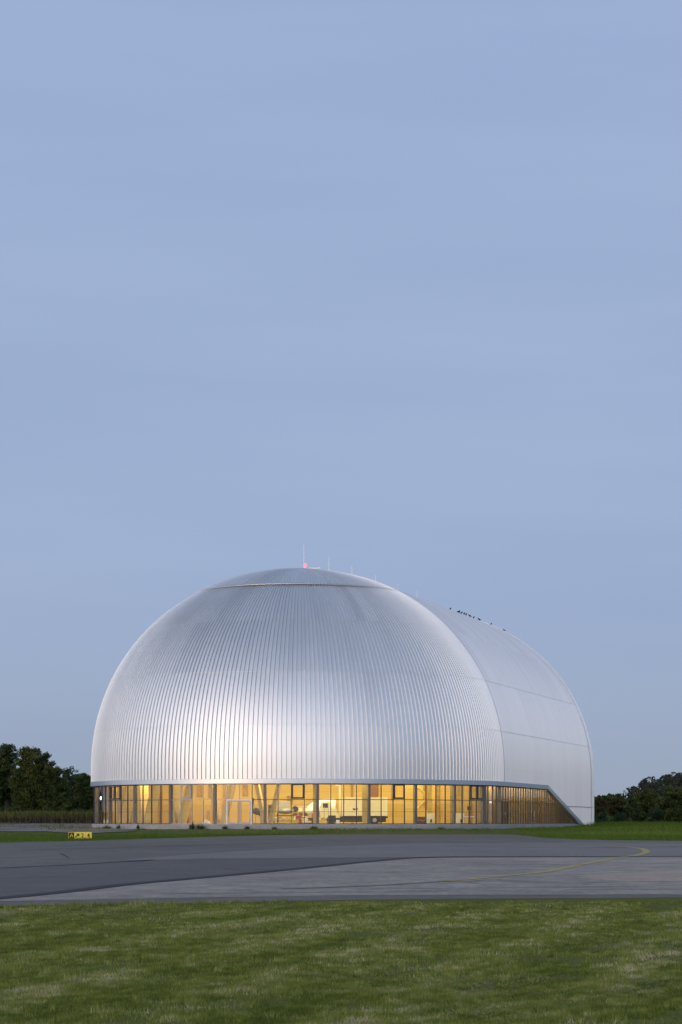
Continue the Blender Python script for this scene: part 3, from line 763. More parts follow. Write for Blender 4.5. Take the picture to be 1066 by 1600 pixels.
m = MB(); m.box((0, 0, .22), (.34, .2, .42)); m.build('body', M['gloss_white'], t, bevel=.03)
m = MB(); m.tube([(-.1, 0, .43), (-.1, 0, .5)], .035, 8); m.bar((-.02, 0, .47), (.14, 0, .47), .03, .03); m.build('cap', M['black'], t)
t = empty('timber_pallet', inside(480, 221.8)); tag(t, 'brown pallet with folded cloth right of the red topped stool', 'pallet')
m = MB()
for x in (-.4, 0, .4): m.box((x, 0, .05), (.1, .8, .1))
for y in (-.35, -.12, .12, .35): m.box((0, y, .12), (1.0, .12, .03))
m.build('deck', M['brown'], t)
m = MB(); m.box((0, 0, .24), (.8, .6, .2)); m.build('cloth', M['cream'], t, bevel=.05)
# whiteboard-like panel on the back wall
t = empty('notice_board', inside(443, 236.2) + Vector((0, 0, 1.35))); tag(t, 'grey framed notice board on the timber back wall', 'board')
m = MB(); m.box((0, 0, .5), (1.2, .05, .85)); m.build('panel', M['steel'], t)
m = MB()
for x, z, a_, b in ((-.63, .5, .06, .97), (.63, .5, .06, .97), (0, .96, 1.2, .06), (0, .04, 1.2, .06)): m.box((x, -.01, z), (a_, .07, b))
m.build('frame', M['glulam'], t)
# red cabinet with white top, extinguisher
t = empty('red_cabinet', inside(290.5, 223.5)); tag(t, 'dark red fire cabinet with white top between slanted timber struts', 'cabinet')
m = MB(); m.box((0, 0, .36), (.62, .5, .72)); m.build('body', M['red'], t, bevel=.02)
m = MB(); m.box((-.1, 0, .80), (.42, .4, .14)); m.build('lid', M['gloss_white'], t)
t = empty('fire_extinguisher', inside(343, 221.5) + Vector((0, 0, .35))); tag(t, 'red fire extinguisher left of the double door', 'extinguisher')
m = MB(); m.tube([(0, 0, .0), (0, 0, .45), (0, 0, .52)], [.13, .13, .05], 12); m.build('cylinder', M['red'], t)
m = MB(); m.box((0, 0, .56), (.16, .05, .06)); m.bar((.06, -.06, .54), (.15, -.08, .2), .03, .03); m.build('hose', M['black'], t)
m = MB(); m.box((0, .02, -.19), (.2, .2, .34)); m.build('stand', M['chassis'], t)
for px, lab in ((322, 'small pile of white sacks left of the extinguisher'), (166.5, 'pale low box near the far left end of the glazing')):
    t = empty('white_sack' if px > 300 else 'low_box', inside(px, 222 if px > 300 else 232)); tag(t, lab, 'sack' if px > 300 else 'box')
    m = MB()
    if px > 300:
        m.sphere((-.12, 0, .13), (.24, .2, .15)); m.sphere((.2, .03, .12), (.2, .2, .14)); m.sphere((.02, 0, .3), (.2, .18, .13))
    else:
        m.box((0, 0, .2), (.5, .4, .4)); m.box((0, -.02, .43), (.56, .46, .07))
    m.build('body', M['gloss_white'], t, px > 300)
# striped barriers behind the glass at both ends
def barrier(loc, rz, lab):
    t = empty('striped_barrier', loc, rz); tag(t, lab, 'barrier', 'red and white barrier boards')
    for i, (x, lean) in enumerate(((-.3, 0), (0, .0), (.3, .1))):
        m = MB(); m.bar((x, 0, 0), (x + lean * .4, 0, 1.55), .16, .05); b = m.build('board', M['gloss_white'], t)
        for z in (.35, .7):
            m = MB(); m.box((x + lean * .2, 0, z), (.17, .062, .14)); m.build('stripe', M['red'], b)
    m = MB(); m.box((0, .06, .1), (.9, .1, .08)); m.build('foot', M['chassis'], t)
q = Vector((20.1, 20.6, .48)); barrier(C1 + NN * q.x + AX * q.y + Vector((0, 0, q.z)), math.pi/2 - TH, 'three white and red boards leaning behind the right hand side glazing')
q = Vector((19.2 * math.sin(R_(-62)), -19.2 * math.cos(R_(-62)), .48)); barrier(C1 + NN * q.x + AX * q.y + Vector((0, 0, q.z)), R_(-30), 'white and red boards behind the far left glazing')
# drill press, table, couch on the right
t = empty('drill_press', inside(733, 231)); tag(t, 'dark pillar drill behind the white topped table', 'machine')
m = MB(); m.tube([(0, 0, 0), (0, 0, 1.7)], .06, 10); m.box((0, 0, .04), (.4, .4, .08)); m.build('column', M['chassis'], t)
m = MB(); m.box((0, -.1, 1.6), (.34, .6, .36)); m.tube([(0, -.3, 1.45), (0, -.3, 1.15)], .04, 8); m.build('head', M['black'], t)
t = empty('work_table', inside(733, 226.5)); tag(t, 'white topped work table behind the glass on the right', 'table')
m = MB(); m.box((0, 0, .76), (1.0, .7, .06)); m.build('table_top', M['gloss_white'], t)
for x in (-.45, .45):
    for y in (-.3, .3):
        m = MB(); m.bar((x, y, 0), (x, y, .73), .05, .05); m.build('leg', M['steel'], t)
t = empty('leather_couch', inside(659, 224)); tag(t, 'low brown couch behind the glass by the crossed timber braces', 'couch')
m = MB(); m.box((0, 0, .25), (.95, .8, .36)); m.build('seat', M['brown'], t, bevel=.06)
m = MB(); m.box((0, .35, .5), (.95, .2, .5)); m.build('backrest', M['brown'], t, bevel=.06)
for x in (-.5, .5):
    m = MB(); m.box((x, 0, .33), (.18, .8, .55)); m.build('armrest', M['cream'], t, bevel=.05)
for px, Y, hgt, lab in ((672, 226, 1.05, 'pale storage unit at the foot of the first bright column'), (719, 228, 1.1, 'pale storage unit at the foot of the second bright column')):
    t = empty('storage_unit', inside(px, Y)); tag(t, lab, 'cabinet', 'storage units by the columns')
    m = MB(); m.box((0, 0, hgt/2), (.8, .5, hgt)); m.build('body', M['cream'], t, bevel=.02)
    m = MB(); m.box((.1, -.27, .35), (.16, .05, .3)); m.build('handle', M['chassis'], t)
t = empty('pale_globe', inside(767, 233) + Vector((0, 0, 2.2))); tag(t, 'small glowing globe behind the side door, added for a pale reflection', 'lamp')
m = MB(); m.sphere((0, 0, 0), (.15, .15, .12)); m.build('lamp_shade', M['globe'], t, True)
m = MB(); m.tube([(0, 0, .1), (0, 0, 4)], .015, 5); m.build('cord', M['black'], t)
a_ = R_(-66); q = Vector((20.1 * math.sin(a_), -20.1 * math.cos(a_), 3.1))
t = empty('wall_lamp', C1 + NN * q.x + AX * q.y + Vector((0, 0, q.z)), -TH); tag(t, 'bright white oval lamp behind the leftmost glazing', 'lamp')
m = MB(); m.sphere((0, 0, 0), (.10, .08, .17)); m.build('lamp_shade', M['lamp'], t, True)
m = MB(); m.box((0, .12, 0), (.2, .06, .3)); m.build('back_plate', M['steel'], t)

# interior lamps and unseen added fill lights
def lamp(loc, w, size, col=(1.0, .80, .38)):
    l = bpy.data.lights.new('hall_lamp_or_fill', 'POINT'); l.energy = w; l.color = col; l.shadow_soft_size = size
    o = bpy.data.objects.new('hall_lamp_or_fill', l); COL.objects.link(o); o.location = loc
def hl(x, y, z): return C1 + NN * x + AX * y + Vector((0, 0, z))
LW = 1050
for x, y in ((-12.5, -5), (-7, -12), (-3, -6), (3, -13.5), (6, -6), (12, -9), (13.5, -3)):
    lamp(hl(x, y, 7.2), LW, .35)
for s in (3, 8, 13, 18, 23, 29, 35): lamp(hl(19.9, s, 5.6), 480, .12, (1.0, .76, .40))  # unseen fill lights added to brighten the slatted wall
for x, y in ((-15, -11.5), (-9.5, -16.0), (-3, -18.4), (3.5, -18.3), (9.8, -16.0), (14.8, -11.8)): lamp(hl(x, y, 5.7), 560, .2)  # unseen fill lights behind the fascia, added to brighten front faces
lamp(at(487, 1232, 226.5), 170, .1, (1.0, .9, .7))  # unseen fill light added to brighten the gondola nose
for a_ in (-80, -64, -48): lamp(hl(18.3 * math.sin(R_(a_)), -18.3 * math.cos(R_(a_)), 6.2), 120, .15)

# ------------------------------------------------------------------ birds on the ridge cable
def bird_mesh():
    m = MB(); m.tube([(-.24, 0, .10), (-.13, 0, .15), (0, 0, .19), (.09, 0, .24), (.13, 0, .29), (.17, 0, .31), (.23, 0, .30)], [.02, .05, .085, .075, .055, .05, .008], 9)
    m.tube([(0, -.03, .12), (0, -.03, 0)], .012, 5); m.tube([(0, .03, .12), (0, .03, 0)], .012, 5)
    return m.build('bird', M['bird'], None, True)
b0 = bird_mesh(); names = ['first', 'second', 'third', 'fourth', 'fifth', 'sixth', 'seventh', 'eighth', 'ninth', 'tenth', 'eleventh']
BPX = [705.5, 717.2, 719.2, 722.6, 726, 730, 736, 741, 750, 768.5, 789.5]
RIDGE = []
for i, px in enumerate(BPX):
    o = b0 if i == 0 else b0.copy()
    if i: COL.objects.link(o)
    RIDGE.append((o, px))
    tag(o, '%s black bird from the left perched along the roof edge' % names[i], 'bird', 'black birds perched along the hangar roof')
# the roof edge the birds sit on: the skyline of the vault / rear dome as the eye sees it is a real line on the roof
def skyline_point(px):
    best = None
    for s in np.linspace(0, LEN, 101):
        for t in np.linspace(R_(40), R_(90), 51):
            r, z = prof(t); p = hl(r, s, z)
            x = X0 + F * p.x / p.y
            if abs(x - px) < 1.6:
                e = (p.z - EYE) / p.y
                if best is None or e > best[0]: best = (e, p.copy())
    for a_ in np.linspace(0, math.pi/2, 46):
        for t in np.linspace(R_(20), R_(90), 71):
            r, z = prof(t); p = hl(r * math.cos(a_), LEN + r * math.sin(a_), z)
            x = X0 + F * p.x / p.y
            if abs(x - px) < 1.6:
                e = (p.z - EYE) / p.y
                if best is None or e > best[0]: best = (e, p.copy())
    return best[1]
for i, (o, px) in enumerate(RIDGE):
    o.location = skyline_point(px) + Vector((0, 0, .06)); o.rotation_euler = (0, 0, random.choice((.3, 2.9, 1.0, 3.6)))
    s_ = 0.95 * random.uniform(.9, 1.15); o.scale = (s_, s_, s_)

# ------------------------------------------------------------------ taxiway sign
def text_mesh(txt, size, name, mat, parent, loc):
    cu = bpy.data.curves.new(name, 'FONT'); cu.body = txt; cu.size = size; cu.align_x = 'CENTER'; cu.align_y = 'CENTER'; cu.extrude = .008; cu.offset = -.004 if txt == 'A' else .004
    ob = bpy.data.objects.new(name, cu); COL.objects.link(ob)
    me = bpy.data.meshes.new_from_object(ob.evaluated_get(bpy.context.evaluated_depsgraph_get()))
    bpy.data.objects.remove(ob); o = bpy.data.objects.new(name, me); COL.objects.link(o)
    me.materials.clear(); me.materials.append(mat); o.parent = parent; o.location = loc; o.rotation_euler = (math.pi/2, 0, 0)
    return o
SY = 166.0; sx0, sx1 = at(107.3, 0, SY).x, at(143.6, 0, SY).x; W = sx1 - sx0; zt, zb_ = at(0, 1300.2, SY).z, at(0, 1311.3, SY).z; H = zt - zb_
zg = float(gz(0, SY))
t = empty('taxiway_sign', ((sx0 + sx1) / 2, SY, zg)); tag(t, 'yellow and black taxiway sign reading A arrow 24 in the grass verge', 'sign')
zc = (zt + zb_) / 2 - zg
m = MB(); m.box((0, .06, zc), (W, .14, H)); m.build('housing', M['sign_yellow'], t, bevel=.01)
wb = W * .235
m = MB(); m.box((-W/2 + wb/2 + .02, -.02, zc), (wb - .02, .03, H - .05)); blk = m.build('location_panel', M['sign_black'], t)
m = MB(); m.box((wb/2 + .0, -.02, zc), (W - wb - .05, .03, H - .05)); ylw = m.build('direction_panel', M['sign_yellow'], t)
text_mesh('A', H * .74, 'letter', M['sign_yellow'], blk, (-W/2 + wb/2 + .02, -.045, zc))
text_mesh('2', H * .82, 'digit', M['sign_black'], ylw, (-W/2 + W * .60, -.045, zc))
text_mesh('4', H * .82, 'digit', M['sign_black'], ylw, (-W/2 + W * .86, -.045, zc))
m = MB(); cx = -W/2 + W * .365; e = H * .24
m.bar((cx - e, -.045, zc - e), (cx + e * .6, -.045, zc + e * .6), .07, .02, Vector((0, 1, 0)))
m.box((cx + e * .35, -.046, zc + e), (e * 1.5, .022, .07)); m.box((cx + e, -.047, zc + e * .35), (.07, .024, e * 1.5)); m.build('arrow', M['sign_black'], ylw)
m = MB(); m.box((-W/2 + W * .735, -.037, zc), (.010, .01, H - .08)); m.box((-W/2 + W * .49, -.037, zc), (.010, .01, H - .08)); m.build('divider', M['faint_line'], ylw)
for x in (-W * .4, -W * .13, W * .13, W * .4):
    m = MB(); m.box((x, .06, (zc - H/2) / 2), (.06, .06, max(zc - H/2, .06))); m.build('leg', M['grey_metal'], t)

# ------------------------------------------------------------------ vegetation
def vnoise(x, y, seed=0, octs=4):
    out = np.zeros_like(x, float); amp = 1.0; tot = 0
    for o in range(octs):
        rg = np.random.default_rng(seed * 17 + o); g = rg.random((64, 64)); f = 2.0 ** o
        xi = x * f; yi = y * f; x0 = np.floor(xi).astype(int); y0_ = np.floor(yi).astype(int); fx = xi - x0; fy = yi - y0_
        fx = fx * fx * (3 - 2 * fx); fy = fy * fy * (3 - 2 * fy)
        a = g[x0 % 64, y0_ % 64]; b = g[(x0+1) % 64, y0_ % 64]; c = g[x0 % 64, (y0_+1) % 64]; d = g[(x0+1) % 64, (y0_+1) % 64]
        out += amp * ((a*(1-fx)+b*fx)*(1-fy) + (c*(1-fx)+d*fx)*fy); tot += amp; amp *= .55
    return out / tot

def blades(name, x, y, z, h, w, tone, mat, lean=0.5, lean0=0.0):
    n = len(x); th = RNG.uniform(0, 2*np.pi, n); ph = RNG.uniform(0, 2*np.pi, n); ln_ = RNG.uniform(lean0, lean, n) * h
    dx = np.cos(th) * w / 2; dy = np.sin(th) * w / 2
    tx = np.cos(ph) * ln_; ty = np.sin(ph) * ln_
    up = h * np.sqrt(np.clip(1 - (ln_ / np.maximum(h, 1e-6))**2, .02, 1))
    V = np.empty((n, 3, 3), np.float32)
    V[:, 0] = np.stack([x - dx, y - dy, z], 1); V[:, 1] = np.stack([x + dx, y + dy, z], 1)
    V[:, 2] = np.stack([x + tx, y + ty, z + up], 1)
    return np_mesh(name, V.reshape(-1, 3), np.arange(3 * n).reshape(n, 3), mat, None, np.repeat(tone, 3))

# foreground lawn: density falls with distance
def lawn_pts(n, y0, y1):
    y = y0 + (y1 - y0) * RNG.random(n); x = (RNG.random(n) * 2 - 1) * (y * .21 + 2.0); return x, y
xs, ys = [], []
for n, a_, b in ((430000, 15.5, 24), (300000, 24, 34), (200000, 34, 47)):
    x, y = lawn_pts(n, a_, b); xs.append(x); ys.append(y)
x = np.concatenate(xs); y = np.concatenate(ys)
near_edge = np.array([apron(p[0], p[1]) for p in NEAR])[::-1]
lim = np.interp(x, near_edge[:, 0], near_edge[:, 1])
sk_ = x - .19 * y                                # mowing runs obliquely away from the eye
bare = vnoise(sk_ * 1.7 + 40, y * .62 + 10, 3); keep = (y < lim - .05 + .25 * RNG.random(len(x))) & (RNG.random(len(x)) < np.clip((bare - .32) * 9, .15, 1))
x, y, lim, sk_ = x[keep], y[keep], lim[keep], sk_[keep]
hn = vnoise(sk_ * 1.6, y * .7, 5)
rowp = .5 + .5 * np.sin(sk_ * 3.6 + 3.0 * vnoise(x * .5, y * .2, 9))
h = (.010 + .030 * hn + .030 * vnoise(sk_ * 7, y * 3.2, 6, 2)) * RNG.uniform(.6, 1.3, len(x)) * (.85 + .3 * rowp) * (1 + 2.6 * (lim - y < .7) * vnoise(x * 2.2, y * .5, 12, 3) ** 1.5)
tone = np.clip(.46 + .6 * (vnoise(sk_ * .7, y * .3, 21, 5) - .5) + .7 * (vnoise(sk_ * 2.4, y * 1.6, 22, 3) - .5) + 1.0 * (vnoise(sk_ * 8, y * 3.4, 23, 2) - .5) + .34 * (rowp - .5) + RNG.normal(0, .17, len(x)), 0, 1)
tag(blades('lawn_grass', x, y, gz(x, y) - .004, h, .004 + .0003 * y, tone, M['lawn_blades'], .85), kind='stuff')
x, y = lawn_pts(900, 15.6, 46); cx = np.repeat(x, 26); cy = np.repeat(y, 26); nn_ = len(cx)
x = cx + RNG.normal(0, .028, nn_); y = cy + RNG.normal(0, .05, nn_); lim = np.interp(x, near_edge[:, 0], near_edge[:, 1]); k = y < lim - .1; x, y = x[k], y[k]
tag(blades('grass_tufts', x, y, gz(x, y) - .004, RNG.uniform(.04, .095, len(x)), .006 + .0003 * y, np.clip(np.repeat(RNG.random(900), 26)[k] * .8 + RNG.normal(0, .1, len(x)), 0, 1), M['lawn_blades'], .7), kind='stuff')
# dry clippings lying in streaks
x, y = lawn_pts(330000, 15.5, 46); sk_ = x - .19 * y; st = vnoise(sk_ * .75 + 7, y * .30 + 3, 31, 5); k = (st > .60) & (RNG.random(len(x)) < (st - .60) * 4.0)
x, y = x[k], y[k]; lim = np.interp(x, near_edge[:, 0], near_edge[:, 1]); k = y < lim - .2; x, y = x[k], y[k]
tag(blades('dry_clippings', x, y, gz(x, y) + .012 + .018 * RNG.random(len(x)), .05 * RNG.uniform(.5, 1.2, len(x)), .005 + .00022 * y, RNG.random(len(x)), M['dry_blades'], .985, .93), kind='stuff')
# two low earth mounds in the lawn
for px, py in ((752, 1432), (712, 1449)):
    pass

# verge between apron and hall
n = 150000; y = RNG.uniform(140, 217, n); x = RNG.uniform(-48, 46, n); px = X0 + F * x / y
fe = np.array([apron(*p) for p in FAR]); lim = np.interp(x, fe[:, 0], fe[:, 1])
rl = np.hypot(x - C1.x, y - C1.y)
k = (y > lim + .1) & (rl > 21.3) & ~((x < -19) & (y > 208.5 + 2 * np.sin(x * .35) + 3 * RNG.random(n))); x, y, lim, rl = x[k], y[k], lim[k], rl[k]
h = .06 + .08 * vnoise(x * .3, y * .3, 41) + .22 * np.exp(-((y - lim - 9) / 7)**2) * vnoise(x * .2, y * .1, 43) + .06 * np.exp(-(rl - 21.3) / 1.2) * vnoise(x * .5, y * .5, 44)
tag(blades('verge_grass', x, y, gz(x, y) - .01, h * RNG.uniform(.5, 1.2, len(x)), .045, np.clip(RNG.random(len(x)) * .6 + .6 * (vnoise(x * .1, y * .2, 45) - .3), 0, 1), M['verge_blades'], .5), kind='stuff')
# taller meadow to the right of the hall
n = 110000; y = RNG.uniform(185, 345, n); x = RNG.uniform(16, 70, n); lx = (x - C1.x) * NN.x + (y - C1.y) * NN.y; ly = (x - C1.x) * AX.x + (y - C1.y) * AX.y
k = ((lx > 21.25) | (np.hypot(lx, ly - LEN) > 21.25) & (ly > LEN)) & ~((ly < 0) & (np.hypot(lx, ly) < 21.3)) ; x, y, lx, ly = x[k], y[k], lx[k], ly[k]
h = (.16 + .45 * sstep(195, 260, y) * sstep(30 - 9, 30, x + .0 * y) + .1) * RNG.uniform(.5, 1.25, len(x)) * (.6 + .8 * vnoise(x * .15, y * .08, 51))
h = np.where((lx < 24) & (ly < 46), h * .55, h)
tag(blades('meadow_grass', x, y, gz(x, y) - .01, h, .06, np.clip(.15 + .35 * RNG.random(len(x)) + .9 * (vnoise(x * .08, y * .05, 52) - .3), 0, 1), M['meadow_blades'], .5), kind='stuff')
n = 9000; y = RNG.uniform(210, 262, n); x = RNG.uniform(-75, -20.5, n); k = vnoise(x * .25, y * .12, 71) > .5; x, y = x[k], y[k]
tag(blades('yard_growth', x, y, gz(x, y) + .04, RNG.uniform(.08, .35, len(x)), .08, RNG.random(len(x)), M['thicket_top'], .6), kind='stuff')
# thicket of tall dry weeds left of the hall
n = 60000; y = RNG.uniform(262, 292, n); x = RNG.uniform(-75, -19.5, n); g0 = gz(x, y); hh = (1.15 + .7 * vnoise(x * .35, y * .2, 61)) * RNG.uniform(.55, 1.05, n)
tag(blades('weed_thicket', x, y, g0, hh * .8, .10, RNG.random(n), M['thicket_low'], .25), kind='stuff')
n = 26000; i = RNG.integers(0, len(x), n)
tag(blades('weed_tops', x[i], y[i], g0[i] + hh[i] * .55, hh[i] * .5, .13, np.clip(RNG.random(n) * .6 + .6 * vnoise(x[i] * .2, y[i] * .2, 63) - .1, 0, 1), M['thicket_top'], .5), kind='stuff')

# weeds along the plinth
def weed(px, Y, h, w, lab, seed):
    rg = np.random.default_rng(seed); t = at(px, 0, Y); h *= .8; w *= .75
    n = int(30 + 70 * w); V = []
    for i in range(n):
        a_ = rg.uniform(0, 6.28); r = w * .5 * math.sqrt(rg.random()); hh = h * rg.uniform(.3, 1.0) * (1 - .55 * (r / (w * .5))**2)
        b0 = np.array([r * .5 * math.cos(a_), r * .5 * math.sin(a_), 0.0]); tp = np.array([r * 1.1 * math.cos(a_), r * 1.1 * math.sin(a_), hh])
        e = np.array([-math.sin(a_ + 1), math.cos(a_ + 1), 0]) * rg.uniform(.015, .045); md = (b0 + tp) / 2 + np.array([0, 0, .12 * hh])
        V += [b0, md + e, tp, md - e]
    k = len(V); V = np.array(V)
    o = empty('weed_plant', (t.x, Y, float(gz(t.x, Y)))); tag(o, lab, 'weed', 'weeds growing along the hangar plinth')
    np_mesh('leaves', V, np.arange(k).reshape(-1, 4), M['weed_leaf'], o, np.repeat(rg.random(k // 4), 4))
    m = MB()
    for q in range(5):
        aa = rg.uniform(0, 6.28); m.tube([(0, 0, -.02), (.15 * w * math.cos(aa), .15 * w * math.sin(aa), h * .5), (.3 * w * math.cos(aa), .3 * w * math.sin(aa), h * .9)], [.012, .009, .004], 5)
    m.build('stems', M['weed_leaf'], o)
def front_Y(px):
    for Yt in np.arange(214, 240, .25):
        x = (px - X0) * Yt / F
        if math.hypot(x - C1.x, Yt - C1.y) < RAD + .55: return Yt
    return 236.0
WEEDS = [(168, .6, 1.2, 'pale weed below the low box at the left end of the plinth'), (185, .7, .7, 'upright thin weed right of the low box'), (216, .75, .5, 'thin tall weed left of the big weed clump'),
         (300, 1.05, .9, 'tallest dark weed clump below the slanted struts'), (313, .8, 1.4, 'wide dark weed touching the tallest clump on its right'), (352, .55, 1.0, 'weed below the left jamb of the double door'),
         (386, .55, .9, 'weed below the right door leaf'), (429, .45, .8, 'weed below the tool cabinet'), (491, .6, 1.1, 'low weed below the white gondola nose'),
         (690, .35, 1.3, 'flat weed right of the brown couch'), (880, .4, 2.2, 'grassy weed where the fascia slopes to the ground')]
for i, (px, h, w, lab) in enumerate(WEEDS):
    Y = front_Y(px) if px < 780 else 268.5
    weed(px, Y - .15, h, w, lab, 100 + i)

# trees
def crown(seed, rx, ry, rz, z0, n_cl, per, leaf, shape=0.6, gap=.0):
    rg = np.random.default_rng(seed); C = []
    while len(C) < n_cl:
        p = rg.normal(size=3); p /= np.linalg.norm(p); rr = rg.random() ** .6
        lump = 1 + .13 * math.sin(3.1 * math.atan2(p[1], p[0]) + seed) + .10 * math.sin(5 * p[2] + seed * 2 + 2 * p[0])
        q = p * rr * lump
        if q[2] < -.62: continue
        C.append((q[0] * rx, q[1] * ry, z0 + rz + q[2] * rz, rr))
    P = np.array([c[:3] for c in C]); lim_ = .34 * min(rx, rz)
    cnt = np.array([(np.linalg.norm(P - q, axis=1) < lim_).sum() for q in P]); C = [c for c, k in zip(C, cnt) if k > 5]
    Vs = []; T = []
    for cx, cy, cz, rr in C:
        cs = rg.uniform(.55, 1.2) * min(rx, rz) * .19; n = int(per * rg.uniform(.6, 1.4))
        d = rg.normal(size=(n, 3)); d /= np.linalg.norm(d, axis=1)[:, None]; pos = np.array([cx, cy, cz]) + d * cs * (rg.random(n) ** .4)[:, None] * np.array([1.15, 1.15, .75])
        a_ = rg.normal(size=(n, 3)); a_ /= np.linalg.norm(a_, axis=1)[:, None]; b = np.cross(a_, rg.normal(size=(n, 3))); b /= np.linalg.norm(b, axis=1)[:, None]
        s = leaf * rg.uniform(.6, 1.3, n)[:, None]
        Vs.append(np.stack([pos - a_*s, pos + b*s*.6, pos + a_*s, pos - b*s*.6], 1).reshape(-1, 3)); tt = np.clip(rg.normal(rg.uniform(.25, .75), .15) + rg.normal(0, .12, n), 0, 1); T.append(np.repeat(tt, 4))
    return np.concatenate(Vs), np.concatenate(T)
def trunk(h, r, seed, spread, zc):
    rg = random.Random(seed); m = MB()
    m.tube([(0, 0, -.3), (.05, .02, h * .35), (.0, .05, h * .6), (.08, 0, h * .85)], [r * 1.25, r, r * .75, r * .3], 8)
    for i in range(7):
        a_ = rg.uniform(0, 6.28); z = h * rg.uniform(.3, .65); L_ = spread * rg.uniform(.5, .85)
        m.tube([(0, 0, z), (L_ * .5 * math.cos(a_), L_ * .5 * math.sin(a_), z + .22 * h * rg.uniform(.5, 1)), (L_ * math.cos(a_), L_ * math.sin(a_), z + .35 * h * rg.uniform(.5, 1))], [r * .45, r * .28, r * .08], 6)
    return m
PROTO = {}
def tree(name, px, py_top, Y, half_w_px, lab, leaf, seed, group, base=.06, dense=1.0, depth=1.0, ls=.125):
    s = Y / F; x = (px - X0) * s; g = float(gz(x, Y)); top = EYE - (py_top - Y0) * s; hgt = top - g; rx = half_w_px * s
    z0 = hgt * base; rz = (hgt - z0) / 2 / 1.06
    o = empty(name, (x, Y, g)); tag(o, lab, name.replace('_', ' ') if name in ('shrub',) else 'tree', group)
    n_cl = int(300 * dense * max(.5, min(2.2, rx * rz / 9)))
    Vc, Tc = crown(seed, rx, rx * depth, rz, z0, n_cl, 85, ls)
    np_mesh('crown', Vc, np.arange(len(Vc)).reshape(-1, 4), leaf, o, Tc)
    trunk(hgt * .8, max(.1, hgt * .022), seed, rx * .8, z0).build('trunk', M['bark'], o, True)
    return o
GL = 'trees left of the hangar'; GRt = 'trees right of the hangar'
A, B, Cc, D = M['leaf_a'], M['leaf_b'], M['leaf_c'], M['leaf_d']
tree('broadleaf_tree', 10, 1146, 325, 26, 'tallest dark tree at the left picture edge', A, 1, GL, .04, 1.3)
tree('broadleaf_tree', 52, 1158, 310, 36, 'broad olive tree with a rounded crown in front of the tallest dark tree', B, 2, GL, .04, 1.5)
tree('broadleaf_tree', -25, 1158, 318, 26, 'dark tree cut by the left picture edge', A, 3, GL, .04)
tree('broadleaf_tree', 86, 1188, 400, 25, 'lower dark tree just right of the broad olive tree', A, 4, GL, .04, 1.2)
tree('broadleaf_tree', 112, 1192, 420, 23, 'dark tree in the middle of the gap before the hangar', Cc, 5, GL, .04, 1.2)
tree('broadleaf_tree', 134, 1195, 410, 21, 'dark tree touching the left edge of the hangar', A, 6, GL, .04, 1.2)
tree('broadleaf_tree', 160, 1200, 430, 18, 'dark tree half hidden behind the hangar left edge', A, 7, GL, .04)
tree('shrub', 72, 1252, 300, 12, 'round shrub below the broad olive tree', Cc, 8, 'shrubs left of the hangar', .0, 1.0, ls=.12)
tree('shrub', 97, 1250, 305, 13, 'pale green shrub in front of the dark tree row', B, 9, 'shrubs left of the hangar', .0, 1.0, ls=.12)
tree('shrub', 139, 1256, 303, 10, 'small shrub close to the hangar left edge', B, 10, 'shrubs left of the hangar', .0, 1.0, ls=.12)
tree('shrub', 20, 1256, 300, 16, 'low shrub under the tallest dark tree', A, 11, 'shrubs left of the hangar', .0, 1.0, ls=.12)
tree('broadleaf_tree', 934, 1230, 360, 17, 'brownish tree touching the right edge of the hangar', D, 12, GRt, .03, 1.3)
tree('broadleaf_tree', 962, 1234, 365, 19, 'low brown green tree second from the hangar right edge', D, 13, GRt, .03, 1.3)
tree('broadleaf_tree', 986, 1236, 350, 16, 'narrow dark tree below the left slope of the hill', A, 14, GRt, .03, 1.2)
tree('broadleaf_tree', 1012, 1223, 355, 24, 'tall green tree in the middle of the right hand group', B, 15, GRt, .03, 1.4)
tree('broadleaf_tree', 1052, 1221, 360, 26, 'broad green tree at the right picture edge', B, 16, GRt, .03, 1.4)
tree('broadleaf_tree', 1092, 1224, 360, 24, 'green tree beyond the right picture edge', A, 17, GRt, .03)
tree('broadleaf_tree', 905, 1240, 372, 20, 'brown tree mostly hidden by the hangar right end', D, 18, GRt, .03)
tree('shrub', 940, 1263, 332, 16, 'bluish shrub at the foot of the hangar right end', Cc, 19, 'shrubs right of the hangar', .0, 1.0, ls=.12)
tree('shrub', 968, 1262, 335, 16, 'bluish shrub in front of the low brown tree', Cc, 20, 'shrubs right of the hangar', .0, 1.0, ls=.12)
tree('shrub', 998, 1258, 333, 17, 'dark shrub in front of the narrow dark tree', A, 21, 'shrubs right of the hangar', .0, 1.0, ls=.12)
tree('shrub', 1024, 1254, 330, 16, 'green shrub in front of the tall green tree', Cc, 22, 'shrubs right of the hangar', .0, 1.0, ls=.12)
tree('shrub', 1050, 1250, 328, 17, 'olive shrub at the right picture edge', B, 23, 'shrubs right of the hangar', .0, 1.0, ls=.12)
tree('shrub', 1078, 1252, 330, 17, 'olive shrub just outside the right picture edge', B, 24, 'shrubs right of the hangar', .0, 1.0, ls=.12)

